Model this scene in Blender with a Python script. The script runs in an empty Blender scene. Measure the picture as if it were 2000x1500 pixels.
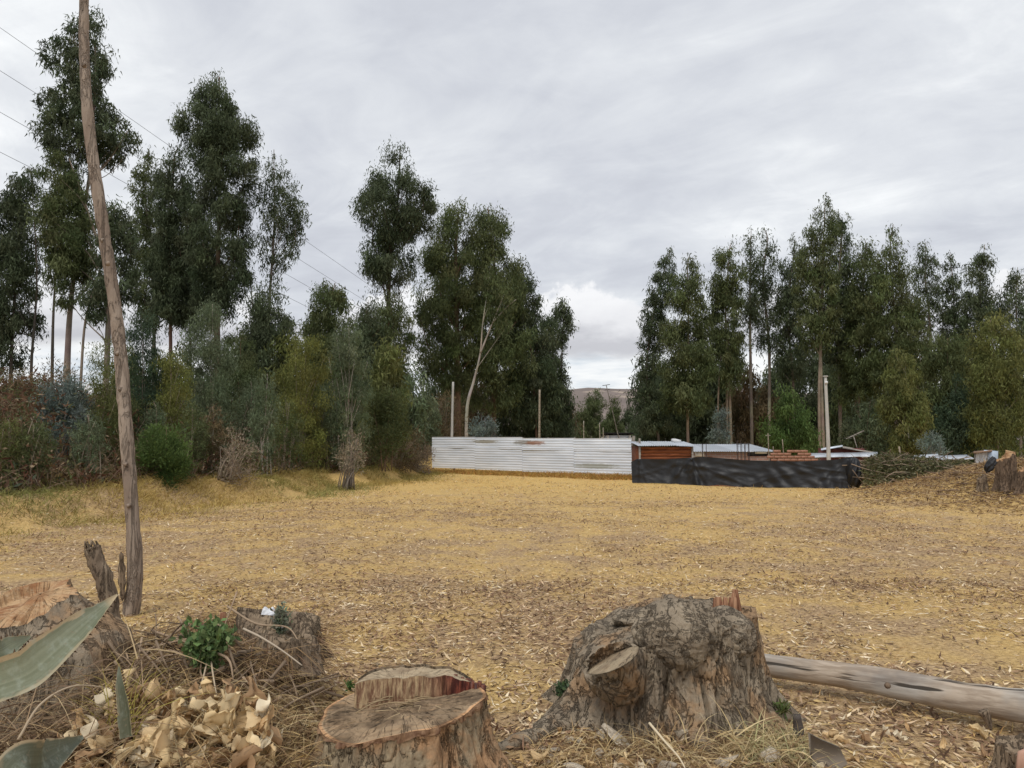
import bpy, math
import numpy as np
from math import radians as R
rng = np.random.default_rng(11)
SC = bpy.context.scene
COL = SC.collection
F = 1503.0                                   # focal length in photo pixels
PITCH = math.atan(110 / F)
CAM_H = 1.6
# ------------------------------------------------------------------ camera
cam = bpy.data.cameras.new('camera')
cam.sensor_width = 36; cam.lens = 36 * F / 2000
cam.clip_start = 0.05; cam.clip_end = 9000
co = bpy.data.objects.new('camera', cam); COL.objects.link(co)
co.location = (0, 0, CAM_H); co.rotation_euler = (R(90) + PITCH, 0, 0)
SC.camera = co

# ------------------------------------------------------------------ node helper
class NT:
    def __init__(s, tree):
        s.t = tree; s.n = tree.nodes; s.l = tree.links
    def node(s, typ, **kw):
        n = s.n.new(typ)
        for k, v in kw.items(): setattr(n, k, v)
        return n
    def put(s, sock, v):
        if isinstance(v, bpy.types.NodeSocket): s.l.new(v, sock)
        elif v is not None:
            if sock.type == 'RGBA' and len(v) == 3: v = (*v, 1)
            sock.default_value = v
    def math(s, op, a, b=None, c=None, clamp=False):
        n = s.node('ShaderNodeMath', operation=op); n.use_clamp = clamp
        for i, v in enumerate((a, b, c)):
            if v is not None: s.put(n.inputs[i], v)
        return n.outputs[0]
    def mix(s, fac, a, b, blend='MIX'):
        n = s.node('ShaderNodeMix', data_type='RGBA', blend_type=blend)
        s.put(n.inputs[0], fac); s.put(n.inputs[6], a); s.put(n.inputs[7], b)
        return n.outputs[2]
    def step(s, v, lo, hi, a=0.0, b=1.0):
        n = s.node('ShaderNodeMapRange', interpolation_type='SMOOTHSTEP')
        s.put(n.inputs[0], v)
        for i, q in zip((1, 2, 3, 4), (lo, hi, a, b)): s.put(n.inputs[i], q)
        return n.outputs[0]
    def noise(s, vec, scale, detail=4, rough=.55, dist=0.0):
        n = s.node('ShaderNodeTexNoise'); s.put(n.inputs['Vector'], vec)
        s.put(n.inputs['Scale'], scale); s.put(n.inputs['Detail'], detail)
        s.put(n.inputs['Roughness'], rough); s.put(n.inputs['Distortion'], dist)
        return n.outputs[0]
    def voro(s, vec, scale, feature='DISTANCE_TO_EDGE'):
        n = s.node('ShaderNodeTexVoronoi', feature=feature); s.put(n.inputs['Vector'], vec); s.put(n.inputs['Scale'], scale)
        return n.outputs[0]
    def vmul(s, vec, v):
        n = s.node('ShaderNodeVectorMath', operation='MULTIPLY'); s.put(n.inputs[0], vec); s.put(n.inputs[1], v)
        return n.outputs[0]
    def vadd(s, vec, v):
        n = s.node('ShaderNodeVectorMath', operation='ADD'); s.put(n.inputs[0], vec); s.put(n.inputs[1], v)
        return n.outputs[0]
    def ramp(s, fac, stops):
        n = s.node('ShaderNodeValToRGB'); s.put(n.inputs[0], fac)
        e = n.color_ramp.elements
        while len(e) < len(stops): e.new(.5)
        for q, (p, c) in zip(e, stops): q.position = p; q.color = (*c, 1)
        return n.outputs[0]
    def sep(s, vec):
        n = s.node('ShaderNodeSeparateXYZ'); s.put(n.inputs[0], vec); return n.outputs
    def comb(s, x, y, z):
        n = s.node('ShaderNodeCombineXYZ')
        for i, v in enumerate((x, y, z)): s.put(n.inputs[i], v)
        return n.outputs[0]
    def bump(s, h, strength, dist):
        n = s.node('ShaderNodeBump'); s.put(n.inputs['Height'], h); s.put(n.inputs['Strength'], strength); s.put(n.inputs['Distance'], dist)
        return n.outputs[0]

# ------------------------------------------------------------------ sky + sun
SUN_EL, SUN_AZ = 57.0, 205.0                 # degrees; azimuth clockwise from +Y: behind the camera, a little left
world = bpy.data.worlds.new('World'); SC.world = world; world.use_nodes = True
w = NT(world.node_tree); w.n.clear()
tc = w.node('ShaderNodeTexCoord').outputs['Generated']
sx, sy, sz = w.sep(tc)
sky = w.node('ShaderNodeTexSky', sky_type='NISHITA'); sky.sun_disc = False
sky.sun_elevation = R(SUN_EL); sky.sun_rotation = R(SUN_AZ)
zc = w.math('MAXIMUM', sz, 0.0)
inv = w.math('DIVIDE', 1.0, w.math('ADD', zc, 0.16))
flat = w.comb(w.math('MULTIPLY', sx, inv), w.math('MULTIPLY', sy, inv), 0.0)
rot = w.node('ShaderNodeVectorRotate', rotation_type='Z_AXIS'); w.put(rot.inputs['Vector'], flat); rot.inputs['Angle'].default_value = R(38)
streak = w.vmul(rot.outputs[0], (1.0, 1.7, 1.0))
n1 = w.noise(streak, 0.55, 5, .52, .4)
n2 = w.noise(w.vadd(streak, (7.3, 2.1, 0)), 2.2, 7, .6, .8)
n3 = w.noise(w.vadd(flat, (3.1, 5.7, 0)), 5.0, 6, .62, .5)
cl = w.math('ADD', w.math('ADD', w.math('MULTIPLY', n1, .62), w.math('MULTIPLY', n2, .24)), w.math('MULTIPLY', n3, .14))
deck = w.ramp(cl, [(.34, (.46, .475, .525)), (.45, (.55, .57, .615)), (.54, (.66, .68, .71)), (.64, (.86, .875, .88))])
# thinner, brighter veil in the middle of the view, towards the horizon
# low cumulus bank on the horizon, a flat grey base and white heads
jag = w.noise(tc, 9.0, 6, .6)
top = w.math('ADD', w.math('MULTIPLY', w.math('SUBTRACT', jag, .5), .24), .165)
inbank = w.step(w.math('SUBTRACT', top, sz), -.004, .012)
puff = w.noise(w.vmul(tc, (1, 1, 2.2)), 16.0, 6, .6)
bankc = w.ramp(w.math('ADD', w.math('MULTIPLY', w.math('SUBTRACT', sz, .125), 9.0), w.math('MULTIPLY', puff, .6)),
               [(.0, (.46, .46, .49)), (.3, (.50, .50, .53)), (.55, (.70, .70, .72)), (.85, (.80, .80, .81))])
layer = w.noise(w.vmul(tc, (1.0, 1.0, 6.0)), 7.0, 6, .6)
lowc = w.ramp(layer, [(.32, (.54, .60, .66)), (.46, (.74, .76, .78)), (.60, (.86, .86, .85))])
inlow = w.step(w.math('ADD', sz, w.math('MULTIPLY', w.math('SUBTRACT', puff, .5), .03)), .118, .100)
c1 = w.mix(inbank, deck, bankc)
c2 = w.mix(inlow, c1, lowc)
c3 = w.mix(w.step(sz, -.02, -.10), c2, (.30, .26, .20))
bg1 = w.node('ShaderNodeBackground'); w.put(bg1.inputs[0], c3); bg1.inputs[1].default_value = 1.0
bg2 = w.node('ShaderNodeBackground'); w.put(bg2.inputs[0], sky.outputs[0]); bg2.inputs[1].default_value = 0.1
mx = w.node('ShaderNodeMixShader'); mx.inputs[0].default_value = .95
w.l.new(bg2.outputs[0], mx.inputs[1]); w.l.new(bg1.outputs[0], mx.inputs[2])
wo = w.node('ShaderNodeOutputWorld'); w.l.new(mx.outputs[0], wo.inputs[0])
sl = bpy.data.lights.new('sun', 'SUN'); sl.energy = 1.5; sl.angle = R(24); sl.color = (1, .965, .91)
so = bpy.data.objects.new('sun', sl); COL.objects.link(so)
so.rotation_euler = (R(90 - SUN_EL), 0, R(180 - SUN_AZ) + math.pi)
so.rotation_euler = (R(90 - SUN_EL), 0, -R(SUN_AZ) + math.pi)
SC.view_settings.view_transform = 'Standard'; SC.view_settings.look = 'None'
SC.view_settings.exposure = 0.28; SC.view_settings.gamma = 1.0; SC.view_settings.use_curve_mapping = False
SC.render.engine = 'CYCLES'
SC.cycles.max_bounces = 6; SC.cycles.diffuse_bounces = 3; SC.cycles.transparent_max_bounces = 4

# ------------------------------------------------------------------ noise in numpy
def _hash(i, j, k, seed):
    h = (i * 374761393 + j * 668265263 + k * 2147483647 + seed * 974711 + 1013904223) & 0xFFFFFFFF
    h = ((h ^ (h >> 13)) * 1274126177) & 0xFFFFFFFF
    h = ((h ^ (h >> 16)) * 2246822519) & 0xFFFFFFFF
    return ((h ^ (h >> 15)) & 0xFFFFFF) / float(0xFFFFFF)
def vnoise(p, seed=0):
    p = np.asarray(p, float); i = np.floor(p).astype(np.int64); f = p - i; f = f * f * (3 - 2 * f)
    out = 0
    for a in (0, 1):
        for b in (0, 1):
            for c in (0, 1):
                wgt = (f[..., 0] if a else 1 - f[..., 0]) * (f[..., 1] if b else 1 - f[..., 1]) * (f[..., 2] if c else 1 - f[..., 2])
                out = out + wgt * _hash(i[..., 0] + a, i[..., 1] + b, i[..., 2] + c, seed)
    return out * 2 - 1
def fbm(p, octv=4, seed=0, gain=.5):
    p = np.asarray(p, float); a, o, n = 1.0, 0, 0
    for k in range(octv):
        o = o + a * vnoise(p * 2 ** k + 17.3 * k, seed + k); n += a; a *= gain
    return o / n
def n2d(x, y, sc, octv=3, seed=0):
    x, y = np.broadcast_arrays(np.asarray(x, float), np.asarray(y, float))
    return fbm(np.stack([x * sc, y * sc, np.zeros_like(x)], -1), octv, seed)
def sstep(t): t = np.clip(t, 0, 1); return t * t * (3 - 2 * t)

# ------------------------------------------------------------------ terrain
def edge_x(y):                                # left edge of the cleared field
    y = np.asarray(y, float)
    return np.minimum(-12.2 + .2476 * y, -4.6) + .25 * np.sin(y * .9) + .15 * np.sin(y * 2.3 + 1)
def terrain(x, y, fine=True):
    x, y = np.broadcast_arrays(np.asarray(x, float), np.asarray(y, float))
    s = edge_x(y) - x
    z = (.56 * sstep(s / 1.2 + .25) * (1 + .35 * n2d(x, y, .8, 2, 71)) + 2.75 * sstep((s - .6) / 10.5)) * (1 - sstep((y - 90) / 200))
    z = z + 1.12 * np.exp(-(((x - 13.5) / 2.35) ** 2 + ((y - 19.3) / 2.5) ** 2) / 2) * (1 + .12 * n2d(x, y, 1.1, 3, 77))
    z = z - .95 * sstep((y - 27.2 - .12 * np.maximum(0, x - 10)) / 2.5) * sstep((x - 5.9) / 1.2)
    z = z + .34 * np.exp(-(((x + 1.62) / .50) ** 2 + ((y - 3.7) / .42) ** 2) / 2)
    z = z + .42 * np.exp(-(((x + 1.92) / .46) ** 2 + ((y - 4.60) / .34) ** 2) / 2)
    z = z + .07 * np.exp(-(((x - .85) / .9) ** 2 + ((y - 4.1) / .7) ** 2) / 2)
    near = 1 - sstep((y - 60) / 60)
    z = z + near * .05 * n2d(x, y, .35, 3, 5)
    if fine: z = z + near * .022 * n2d(x, y, 2.2, 3, 9)
    return z

def P(x, y, D):                               # the point at photo pixel (x, y), D metres ahead of the camera
    a, b = (x - 1000) / F, (750 - y) / F
    d = (a, math.cos(PITCH) - b * math.sin(PITCH), math.sin(PITCH) + b * math.cos(PITCH))
    t = D / d[1]
    return np.array([d[0] * t, D, CAM_H + d[2] * t])
def G(x, D, dz=0.0):                          # the ground below photo column x at D metres
    X = (x - 1000) / F * D
    return np.array([X, D, float(terrain(X, D)) + dz])

def ground_D(x, y):                           # how far ahead the ground lies that shows at photo pixel (x, y)
    D = np.linspace(4, 48, 900); z = np.array([P(x, y, d)[2] for d in D]); g_ = terrain((x - 1000) / F * D, D)
    k = np.nonzero(z < g_)[0]
    return float(D[k[0]]) if len(k) else 30.0

# ------------------------------------------------------------------ mesh helpers
class Geo:
    def __init__(s): s.V = []; s.Q = []; s.T = []; s.C = []; s.n = 0
    def add(s, V, Q=None, T=None, C=None):
        V = np.asarray(V, float).reshape(-1, 3)
        if Q is not None and len(Q): s.Q.append(np.asarray(Q, np.int64) + s.n)
        if T is not None and len(T): s.T.append(np.asarray(T, np.int64) + s.n)
        if C is None: C = np.ones((len(V), 3))
        C = np.broadcast_to(np.asarray(C, float), (len(V), 3))
        s.V.append(V); s.C.append(C); s.n += len(V)
    def mesh(s, name, smooth=False):
        V = np.concatenate(s.V); C = np.concatenate(s.C)
        Q = np.concatenate(s.Q) if s.Q else np.zeros((0, 4), np.int64)
        T = np.concatenate(s.T) if s.T else np.zeros((0, 3), np.int64)
        me = bpy.data.meshes.new(name)
        me.vertices.add(len(V)); me.vertices.foreach_set('co', V.astype(np.float32).ravel())
        loops = np.concatenate([Q.ravel(), T.ravel()]).astype(np.int32)
        me.loops.add(len(loops)); me.loops.foreach_set('vertex_index', loops)
        tot = np.concatenate([np.full(len(Q), 4), np.full(len(T), 3)]).astype(np.int32)
        st = np.concatenate([[0], np.cumsum(tot)[:-1]]).astype(np.int32)
        me.polygons.add(len(tot)); me.polygons.foreach_set('loop_start', st)
        me.update(calc_edges=True)
        if smooth: me.polygons.foreach_set('use_smooth', np.ones(len(tot), bool))
        at = me.color_attributes.new('tint', 'FLOAT_COLOR', 'POINT')
        at.data.foreach_set('color', np.concatenate([C, np.ones((len(C), 1))], 1).astype(np.float32).ravel())
        me.validate()
        return me
    def obj(s, name, m, parent=None, smooth=False, origin=None):
        if origin is not None:
            o_ = np.asarray(origin, float); s.V = [v - o_ for v in s.V]
        me = s.mesh(name, smooth); me.materials.append(m)
        o = bpy.data.objects.new(name, me); COL.objects.link(o)
        if origin is not None and parent is None: o.location = origin
        if parent is not None: o.parent = parent
        return o
def thing(name, label, cat, loc=(0, 0, 0), rz=0.0, group=None):
    o = bpy.data.objects.new(name, None); COL.objects.link(o); o.location = loc; o.rotation_euler = (0, 0, rz)
    o.empty_display_size = .2
    return tag(o, label, cat, group)
def tag(o, label=None, cat=None, group=None, kind=None):
    if label: o['label'] = label
    if cat: o['category'] = cat
    if group: o['group'] = group
    if kind: o['kind'] = kind
    return o
def box(g, c, size, rot=None, C=None, taper=1.0):
    sx, sy, sz = np.asarray(size, float) / 2
    v = np.array([[-sx, -sy, -sz], [sx, -sy, -sz], [sx, sy, -sz], [-sx, sy, -sz],
                  [-sx * taper, -sy * taper, sz], [sx * taper, -sy * taper, sz], [sx * taper, sy * taper, sz], [-sx * taper, sy * taper, sz]])
    if rot is not None: v = v @ rotm(*rot).T
    g.add(v + np.asarray(c, float), [[0, 3, 2, 1], [4, 5, 6, 7], [0, 1, 5, 4], [1, 2, 6, 5], [2, 3, 7, 6], [3, 0, 4, 7]], C=C)
def rotm(a, b, c):
    ca, sa, cb, sb, cc, s_ = math.cos(a), math.sin(a), math.cos(b), math.sin(b), math.cos(c), math.sin(c)
    X = np.array([[1, 0, 0], [0, ca, -sa], [0, sa, ca]]); Y = np.array([[cb, 0, sb], [0, 1, 0], [-sb, 0, cb]])
    Z = np.array([[cc, -s_, 0], [s_, cc, 0], [0, 0, 1]])
    return Z @ Y @ X
def unit(v): return v / np.maximum(np.linalg.norm(v, axis=-1, keepdims=True), 1e-9)
def resample(pts, n):
    pts = np.asarray(pts, float)
    if len(pts) > 2:                          # Catmull-Rom
        q = np.concatenate([[2 * pts[0] - pts[1]], pts, [2 * pts[-1] - pts[-2]]])
        out = []; m = len(pts) - 1
        for t in np.linspace(0, m, n):
            i = min(int(t), m - 1); u = t - i; a, b, c, d = q[i:i + 4]
            out.append(.5 * (2 * b + (c - a) * u + (2 * a - 5 * b + 4 * c - d) * u * u + (3 * b - a - 3 * c + d) * u ** 3))
        return np.array(out)
    t = np.linspace(0, 1, n)[:, None]
    return pts[0] * (1 - t) + pts[1] * t
def tube(g, path, rad, sides=6, C=None, wob=0.0, seed=0, caps=True, wsc=3.0):
    path = np.asarray(path, float); m = len(path); rad = np.broadcast_to(np.asarray(rad, float), (m,))
    t = unit(np.gradient(path, axis=0))
    ref = np.array([1.0, 0, 0]) if abs(t[:, 0]).mean() < .8 else np.array([0, 0, 1.0])
    a = unit(np.cross(t, ref)); b = np.cross(t, a)
    th = np.arange(sides) / sides * 2 * np.pi
    ring = np.cos(th)[None, :, None] * a[:, None] + np.sin(th)[None, :, None] * b[:, None]
    r = np.repeat(rad[:, None], sides, 1)
    if wob: r = r * (1 + wob * fbm((path[:, None] + ring * rad[:, None, None]) * wsc / max(rad.max(), .02) * .1, 3, seed))
    V = path[:, None] + ring * r[..., None]
    i = np.arange(m - 1)[:, None] * sides; j = np.arange(sides)[None]; k = (j + 1) % sides
    Q = np.stack([i + j, i + k, i + sides + k, i + sides + j], -1).reshape(-1, 4)
    V = V.reshape(-1, 3); T = None
    if caps:
        V = np.concatenate([V, path[:1], path[-1:]]); c0, c1 = m * sides, m * sides + 1
        jj = np.arange(sides); kk = (jj + 1) % sides
        T = np.concatenate([np.stack([kk, jj, np.full(sides, c0)], -1), np.stack([jj + (m - 1) * sides, kk + (m - 1) * sides, np.full(sides, c1)], -1)])
    if C is not None and np.ndim(C) == 2 and len(C) == m:
        C = np.repeat(np.asarray(C), sides, 0)
        if caps: C = np.concatenate([C, C[:1], C[-sides:-sides + 1]])
    g.add(V, Q, T, C)
def leaves(g, p, d, L, W, C, side=None, lift=None):     # bent kite leaves: two triangles each
    n = len(p); d = unit(d)
    if side is None: side = rng.normal(size=(n, 3))
    s = unit(np.cross(d, side)); nrm = np.cross(s, d)
    L = np.broadcast_to(L, (n,))[:, None]; W = np.broadcast_to(W, (n,))[:, None]
    lf = 0 if lift is None else np.broadcast_to(lift, (n,))[:, None]
    mid = p + d * L * .42
    V = np.stack([p, mid + s * W * .5, p + d * L - nrm * L * lf, mid - s * W * .5], 1).reshape(-1, 3)
    b = np.arange(n)[:, None] * 4
    T = np.concatenate([b + [[0, 1, 3]], b + [[1, 2, 3]]])
    g.add(V, None, T, np.repeat(np.broadcast_to(C, (n, 3)), 4, 0))
def slivers(g, p, d, L, W, C):                # one-triangle leaves for crowns seen from afar
    n = len(p); d = unit(d); s = unit(np.cross(d, rng.normal(size=(n, 3)))); L = L[:, None]; W = W[:, None]
    V = np.stack([p - s * W * .55, p + d * L * .18 + s * W * .55, p + d * L], 1).reshape(-1, 3)
    g.add(V, None, np.arange(n * 3).reshape(-1, 3), np.repeat(C, 3, 0))
def blades(g, p, d, L, W, droop, C, segs=3):            # curved grass blades
    n = len(p); d = unit(d)
    L = np.broadcast_to(L, (n,)); W = np.broadcast_to(W, (n,)); droop = np.broadcast_to(droop, (n,))
    s = unit(np.cross(d, rng.normal(size=(n, 3))))
    h = d * [1, 1, 0]; h = unit(h + rng.normal(size=(n, 3)) * [.3, .3, 0] + 1e-4)
    t = np.linspace(0, 1, segs + 1)
    pts = p[:, None] + (d[:, None] * t[None, :, None] + (h[:, None] * .6 + [0, 0, -1]) * (t ** 2)[None, :, None] * droop[:, None, None]) * L[:, None, None]
    wd = (W[:, None] * (1 - t ** 1.5 * .92)[None])[..., None] * .5
    V = np.stack([pts + s[:, None] * wd, pts - s[:, None] * wd], 2).reshape(-1, 3)
    per = (segs + 1) * 2; b = np.arange(n)[:, None, None] * per; i = np.arange(segs)[None, :, None] * 2
    Q = (b + i + np.array([0, 1, 3, 2])).reshape(-1, 4)
    g.add(V, Q, None, np.repeat(np.broadcast_to(C, (n, 3)), per, 0))
def loft(g, V, wrap=True, C=None):                      # V: (levels, around, 3)
    m, k = V.shape[:2]
    i = np.arange(m - 1)[:, None] * k; j = np.arange(k if wrap else k - 1)[None]; q = (j + 1) % k
    Q = np.stack([i + j, i + q, i + k + q, i + k + j], -1).reshape(-1, 4)
    g.add(V.reshape(-1, 3), Q, None, None if C is None else C.reshape(-1, 3))

# ------------------------------------------------------------------ materials
def material(name, fn, rough=.85, spec=.2):
    m = bpy.data.materials.new(name); m.use_nodes = True
    t = NT(m.node_tree); t.n.clear()
    bs = t.node('ShaderNodeBsdfPrincipled'); bs.inputs['Roughness'].default_value = rough
    bs.inputs['Specular IOR Level'].default_value = spec
    out = t.node('ShaderNodeOutputMaterial'); t.l.new(bs.outputs[0], out.inputs[0])
    oc = t.node('ShaderNodeTexCoord').outputs['Object']
    r = fn(t, oc, bs)
    if r is not None: t.put(bs.inputs['Base Color'], r)
    return m
def attr(t): return t.node('ShaderNodeAttribute', attribute_name='tint').outputs[0]
def tinted(name, trans=0.0, rough=.7, mottle=None, spec=.1):
    def fn(t, oc, bs):
        c = attr(t)
        if mottle:
            c = t.mix(t.step(t.noise(oc, mottle[0], 4), .35, .7), c, t.mix(1.0, c, (mottle[1],) * 3, 'MULTIPLY'))
        if trans:
            tr = t.node('ShaderNodeBsdfTranslucent'); t.put(tr.inputs[0], c)
            mxs = t.node('ShaderNodeMixShader'); mxs.inputs[0].default_value = trans
            out = [n for n in t.n if n.type == 'OUTPUT_MATERIAL'][0]
            t.l.new(bs.outputs[0], mxs.inputs[1]); t.l.new(tr.outputs[0], mxs.inputs[2]); t.l.new(mxs.outputs[0], out.inputs[0])
        return c
    return material(name, fn, rough, spec)
M_LEAF = tinted('leaf', .32, .55)
M_DRY = tinted('dry_leaf', .15, .75)
M_STRAW = tinted('straw', .12, .8)
M_TWIG = tinted('twig', 0, .85)
M_PLAIN = tinted('weathered', 0, .75, (6.0, .72))

def m_ground(t, oc, bs):
    X, Y, Z = t.sep(oc)
    big = t.noise(oc, .22, 5, .6); med = t.noise(oc, 1.1, 6, .65, .5); fine = t.noise(oc, 26, 5, .7); vf = t.noise(oc, 90, 3, .7)
    straw = t.mix(t.step(fine, .35, .68), (.485, .322, .125), (.66, .46, .195))
    brown = t.mix(t.step(fine, .38, .62), (.27, .175, .10), (.56, .395, .22))
    far = t.step(Y, 8, 30)
    pm = t.step(t.math('ADD', t.math('MULTIPLY', med, .6), t.math('MULTIPLY', big, .4)), t.math('ADD', .41, t.math('MULTIPLY', far, .10)), t.math('ADD', .56, t.math('MULTIPLY', far, .12)))
    c = t.mix(pm, straw, brown)
    gold = t.mix(t.step(fine, .35, .7), (.56, .365, .12), (.74, .51, .20))
    c = t.mix(t.math('MULTIPLY', t.step(t.math('ADD', Y, t.math('MULTIPLY', big, 8)), 24, 33), .8), c, gold)
    spk = t.step(vf, .58, .72)
    c = t.mix(t.math('MULTIPLY', spk, .5), c, (.70, .56, .36))
    dk = t.step(t.noise(oc, 34, 5, .75), .46, .34)
    c = t.mix(t.math('MULTIPLY', dk, .8), c, (.085, .055, .035))  # dark soil flecks, also painted in as shadows between the litter
    # wooded bank left of the field: leaf mould
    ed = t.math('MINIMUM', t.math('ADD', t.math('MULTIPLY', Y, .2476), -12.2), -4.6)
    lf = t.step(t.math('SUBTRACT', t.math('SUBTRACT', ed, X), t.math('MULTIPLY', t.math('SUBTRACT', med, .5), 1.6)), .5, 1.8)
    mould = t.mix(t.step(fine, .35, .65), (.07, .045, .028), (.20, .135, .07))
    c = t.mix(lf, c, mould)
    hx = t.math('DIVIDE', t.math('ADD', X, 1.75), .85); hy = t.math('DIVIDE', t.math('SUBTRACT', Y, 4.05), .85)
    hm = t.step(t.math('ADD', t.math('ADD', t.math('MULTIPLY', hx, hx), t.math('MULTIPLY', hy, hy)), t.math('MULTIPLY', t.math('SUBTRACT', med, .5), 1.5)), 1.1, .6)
    c = t.mix(hm, c, t.mix(t.step(fine, .35, .65), (.030, .021, .014), (.085, .058, .035)))  # dark soil under the debris heap, its colour also standing in for shaded hollows
    bk = t.step(Y, 44, 60)
    c = t.mix(bk, c, (.16, .12, .065))
    h = t.math('ADD', t.math('MULTIPLY', fine, .7), t.math('MULTIPLY', vf, .3))
    t.put(bs.inputs['Normal'], t.bump(h, .9, .035))
    return c
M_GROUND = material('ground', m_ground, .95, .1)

def m_hill(t, oc, bs):
    n = t.noise(oc, .006, 6, .6); f = t.noise(t.vmul(oc, (1, .35, 1)), .02, 5, .65); p = t.voro(oc, .008, 'F1')
    c = t.mix(t.step(n, .35, .65), (.165, .138, .125), (.225, .185, .165))
    c = t.mix(t.step(f, .55, .72), c, (.13, .10, .09))
    c = t.mix(t.step(t.noise(oc, .011, 3), .60, .66), c, (.34, .28, .23))
    return c
M_HILL = material('hill', m_hill, .95, .05)

def bark_mat(name, dark, mid, light, vs=6.0, stretch=.35, crack=.35, bumpd=.02, patch=None):
    def fn(t, oc, bs):
        v = t.vmul(oc, (1, 1, stretch))
        wv = t.vadd(v, t.vmul(t.node('ShaderNodeTexNoise').outputs[1], (0, 0, 0)))
        n = t.noise(v, vs, 7, .62, .8); f = t.noise(v, vs * 5, 5, .65)
        w1 = t.math('ABSOLUTE', t.math('SUBTRACT', t.noise(t.vmul(oc, (1, 1, stretch * .8)), vs * 1.3, 6, .62, .9), .5))
        w2 = t.math('ABSOLUTE', t.math('SUBTRACT', t.noise(t.vadd(t.vmul(oc, (1, 1, stretch * 1.6)), (5, 3, 1)), vs * 3.2, 5, .6, .7), .5))
        e = t.math('MINIMUM', w1, t.math('ADD', w2, t.step(t.noise(oc, vs * .8, 2), .42, .58, .0, .05)))
        c = t.mix(t.step(n, .35, .65), mid, light)
        c = t.mix(t.math('MULTIPLY', t.step(f, .46, .30), .32), c, dark)
        c = t.mix(t.math('MULTIPLY', t.step(t.noise(t.vadd(oc, (1, 7, 3)), 2.2, 4, .6), .38, .66), .6), c, t.mix(.5, c, light))
        c = t.mix(t.math('MULTIPLY', t.step(t.noise(t.vmul(oc, (1, 1, .2)), vs * 9, 4, .7), .42, .30), .5), c, dark)
        if patch is not None:
            c = t.mix(t.step(t.noise(t.vadd(oc, (3, 1, 2)), vs * .45, 5, .65), .50, .63), c, t.mix(t.step(f, .35, .65), patch, tuple(q * .7 for q in patch)))
        ck = t.step(e, .030, .002)
        c = t.mix(t.math('MULTIPLY', ck, .30), c, dark)
        h = t.math('SUBTRACT', t.math('ADD', t.math('MULTIPLY', n, .5), t.math('MULTIPLY', f, .5)), t.math('MULTIPLY', ck, crack))
        t.put(bs.inputs['Normal'], t.bump(h, 1.0, bumpd))
        return c
    return material(name, fn, .9, .15)
M_STUMP = bark_mat('stump_bark', (.082, .064, .048), (.19, .15, .108), (.325, .264, .19), 5.5, .38, .5, .045, (.36, .235, .135))
M_LOWBARK = bark_mat('low_stump_bark', (.075, .055, .036), (.18, .138, .09), (.34, .27, .175), 6.0, .35, .5, .03, (.40, .24, .13))
M_BURL = bark_mat('burl_bark', (.085, .067, .05), (.20, .16, .116), (.335, .274, .198), 5.5, .8, .5, .03)
M_TRUNK = bark_mat('pole_bark', (.11, .082, .062), (.23, .175, .135), (.37, .30, .24), 6.0, .14, .4, .03)
M_EUC = tinted('eucalyptus_bark', 0, .8, (1.4, .6))
M_ROTTEN = bark_mat('rotten_wood', (.05, .037, .028), (.16, .115, .08), (.31, .235, .16), 7.0, .22, .5, .03)
M_DARKST = bark_mat('dark_bark', (.05, .035, .027), (.12, .085, .06), (.2, .14, .095), 4.0, .3, .5, .03)

def m_cut(base, dark, red, vs=1.0):
    def fn(t, oc, bs):
        n = t.noise(oc, 7 * vs, 5, .6); st = t.noise(t.vmul(oc, (1, 7, 7)), 9 * vs, 6, .65)
        sp = t.noise(oc, 40 * vs, 4, .7)
        c = t.mix(t.step(n, .4, .65), base, dark)
        c = t.mix(t.math('MULTIPLY', t.step(st, .52, .68), .75), c, red)
        c = t.mix(t.math('MULTIPLY', t.step(sp, .45, .3), .6), c, tuple(q * .45 for q in dark))
        X, Y, Z = t.sep(oc); rd = t.math('SQRT', t.math('ADD', t.math('MULTIPLY', X, X), t.math('MULTIPLY', Y, Y)))
        ring = t.noise(t.comb(t.math('ADD', t.math('MULTIPLY', rd, 60.0), t.math('MULTIPLY', n, 5.0)), 0, 0), 1.0, 3, .6)
        c = t.mix(t.math('MULTIPLY', t.step(ring, .5, .62), .35), c, dark)
        an = t.noise(t.comb(t.math('MULTIPLY', t.math('ARCTAN2', Y, X), 5.0), t.math('MULTIPLY', rd, 1.2), 0), 1.6, 3, .6)
        crk = t.step(t.math('ABSOLUTE', t.math('SUBTRACT', an, .5)), .012, .003)
        c = t.mix(t.math('MULTIPLY', crk, .7), c, tuple(q * .35 for q in dark))
        t.put(bs.inputs['Normal'], t.bump(t.math('SUBTRACT', t.math('ADD', st, t.math('MULTIPLY', sp, .5)), crk), .8, .012))
        return t.mix(1.0, c, attr(t), 'MULTIPLY')
    return fn
M_CUT_LOW = material('weathered_cut', m_cut((.33, .235, .145), (.125, .085, .052), (.40, .26, .145)), .85)
M_CUT_PALE = material('pale_cut', m_cut((.48, .38, .25), (.30, .22, .14), (.44, .31, .18)), .8)
M_CUT_ORANGE = material('orange_cut', m_cut((.50, .33, .18), (.32, .155, .07), (.56, .42, .27)), .8)
def m_torn(t, oc, bs):
    st = t.noise(t.vmul(oc, (1, 1, .12)), 60, 5, .6); n = t.noise(oc, 6, 4)
    X = t.sep(oc)[0]
    c = t.mix(t.step(st, .35, .65), (.17, .085, .05), (.46, .33, .19))
    c = t.mix(t.step(t.math('ADD', X, t.math('MULTIPLY', n, .12)), .12, .30), c, t.mix(t.step(st, .4, .6), (.06, .016, .012), (.19, .05, .03)))
    t.put(bs.inputs['Normal'], t.bump(st, 1, .02))
    return c
M_TORN = material('torn_wood', m_torn, .75)
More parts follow.
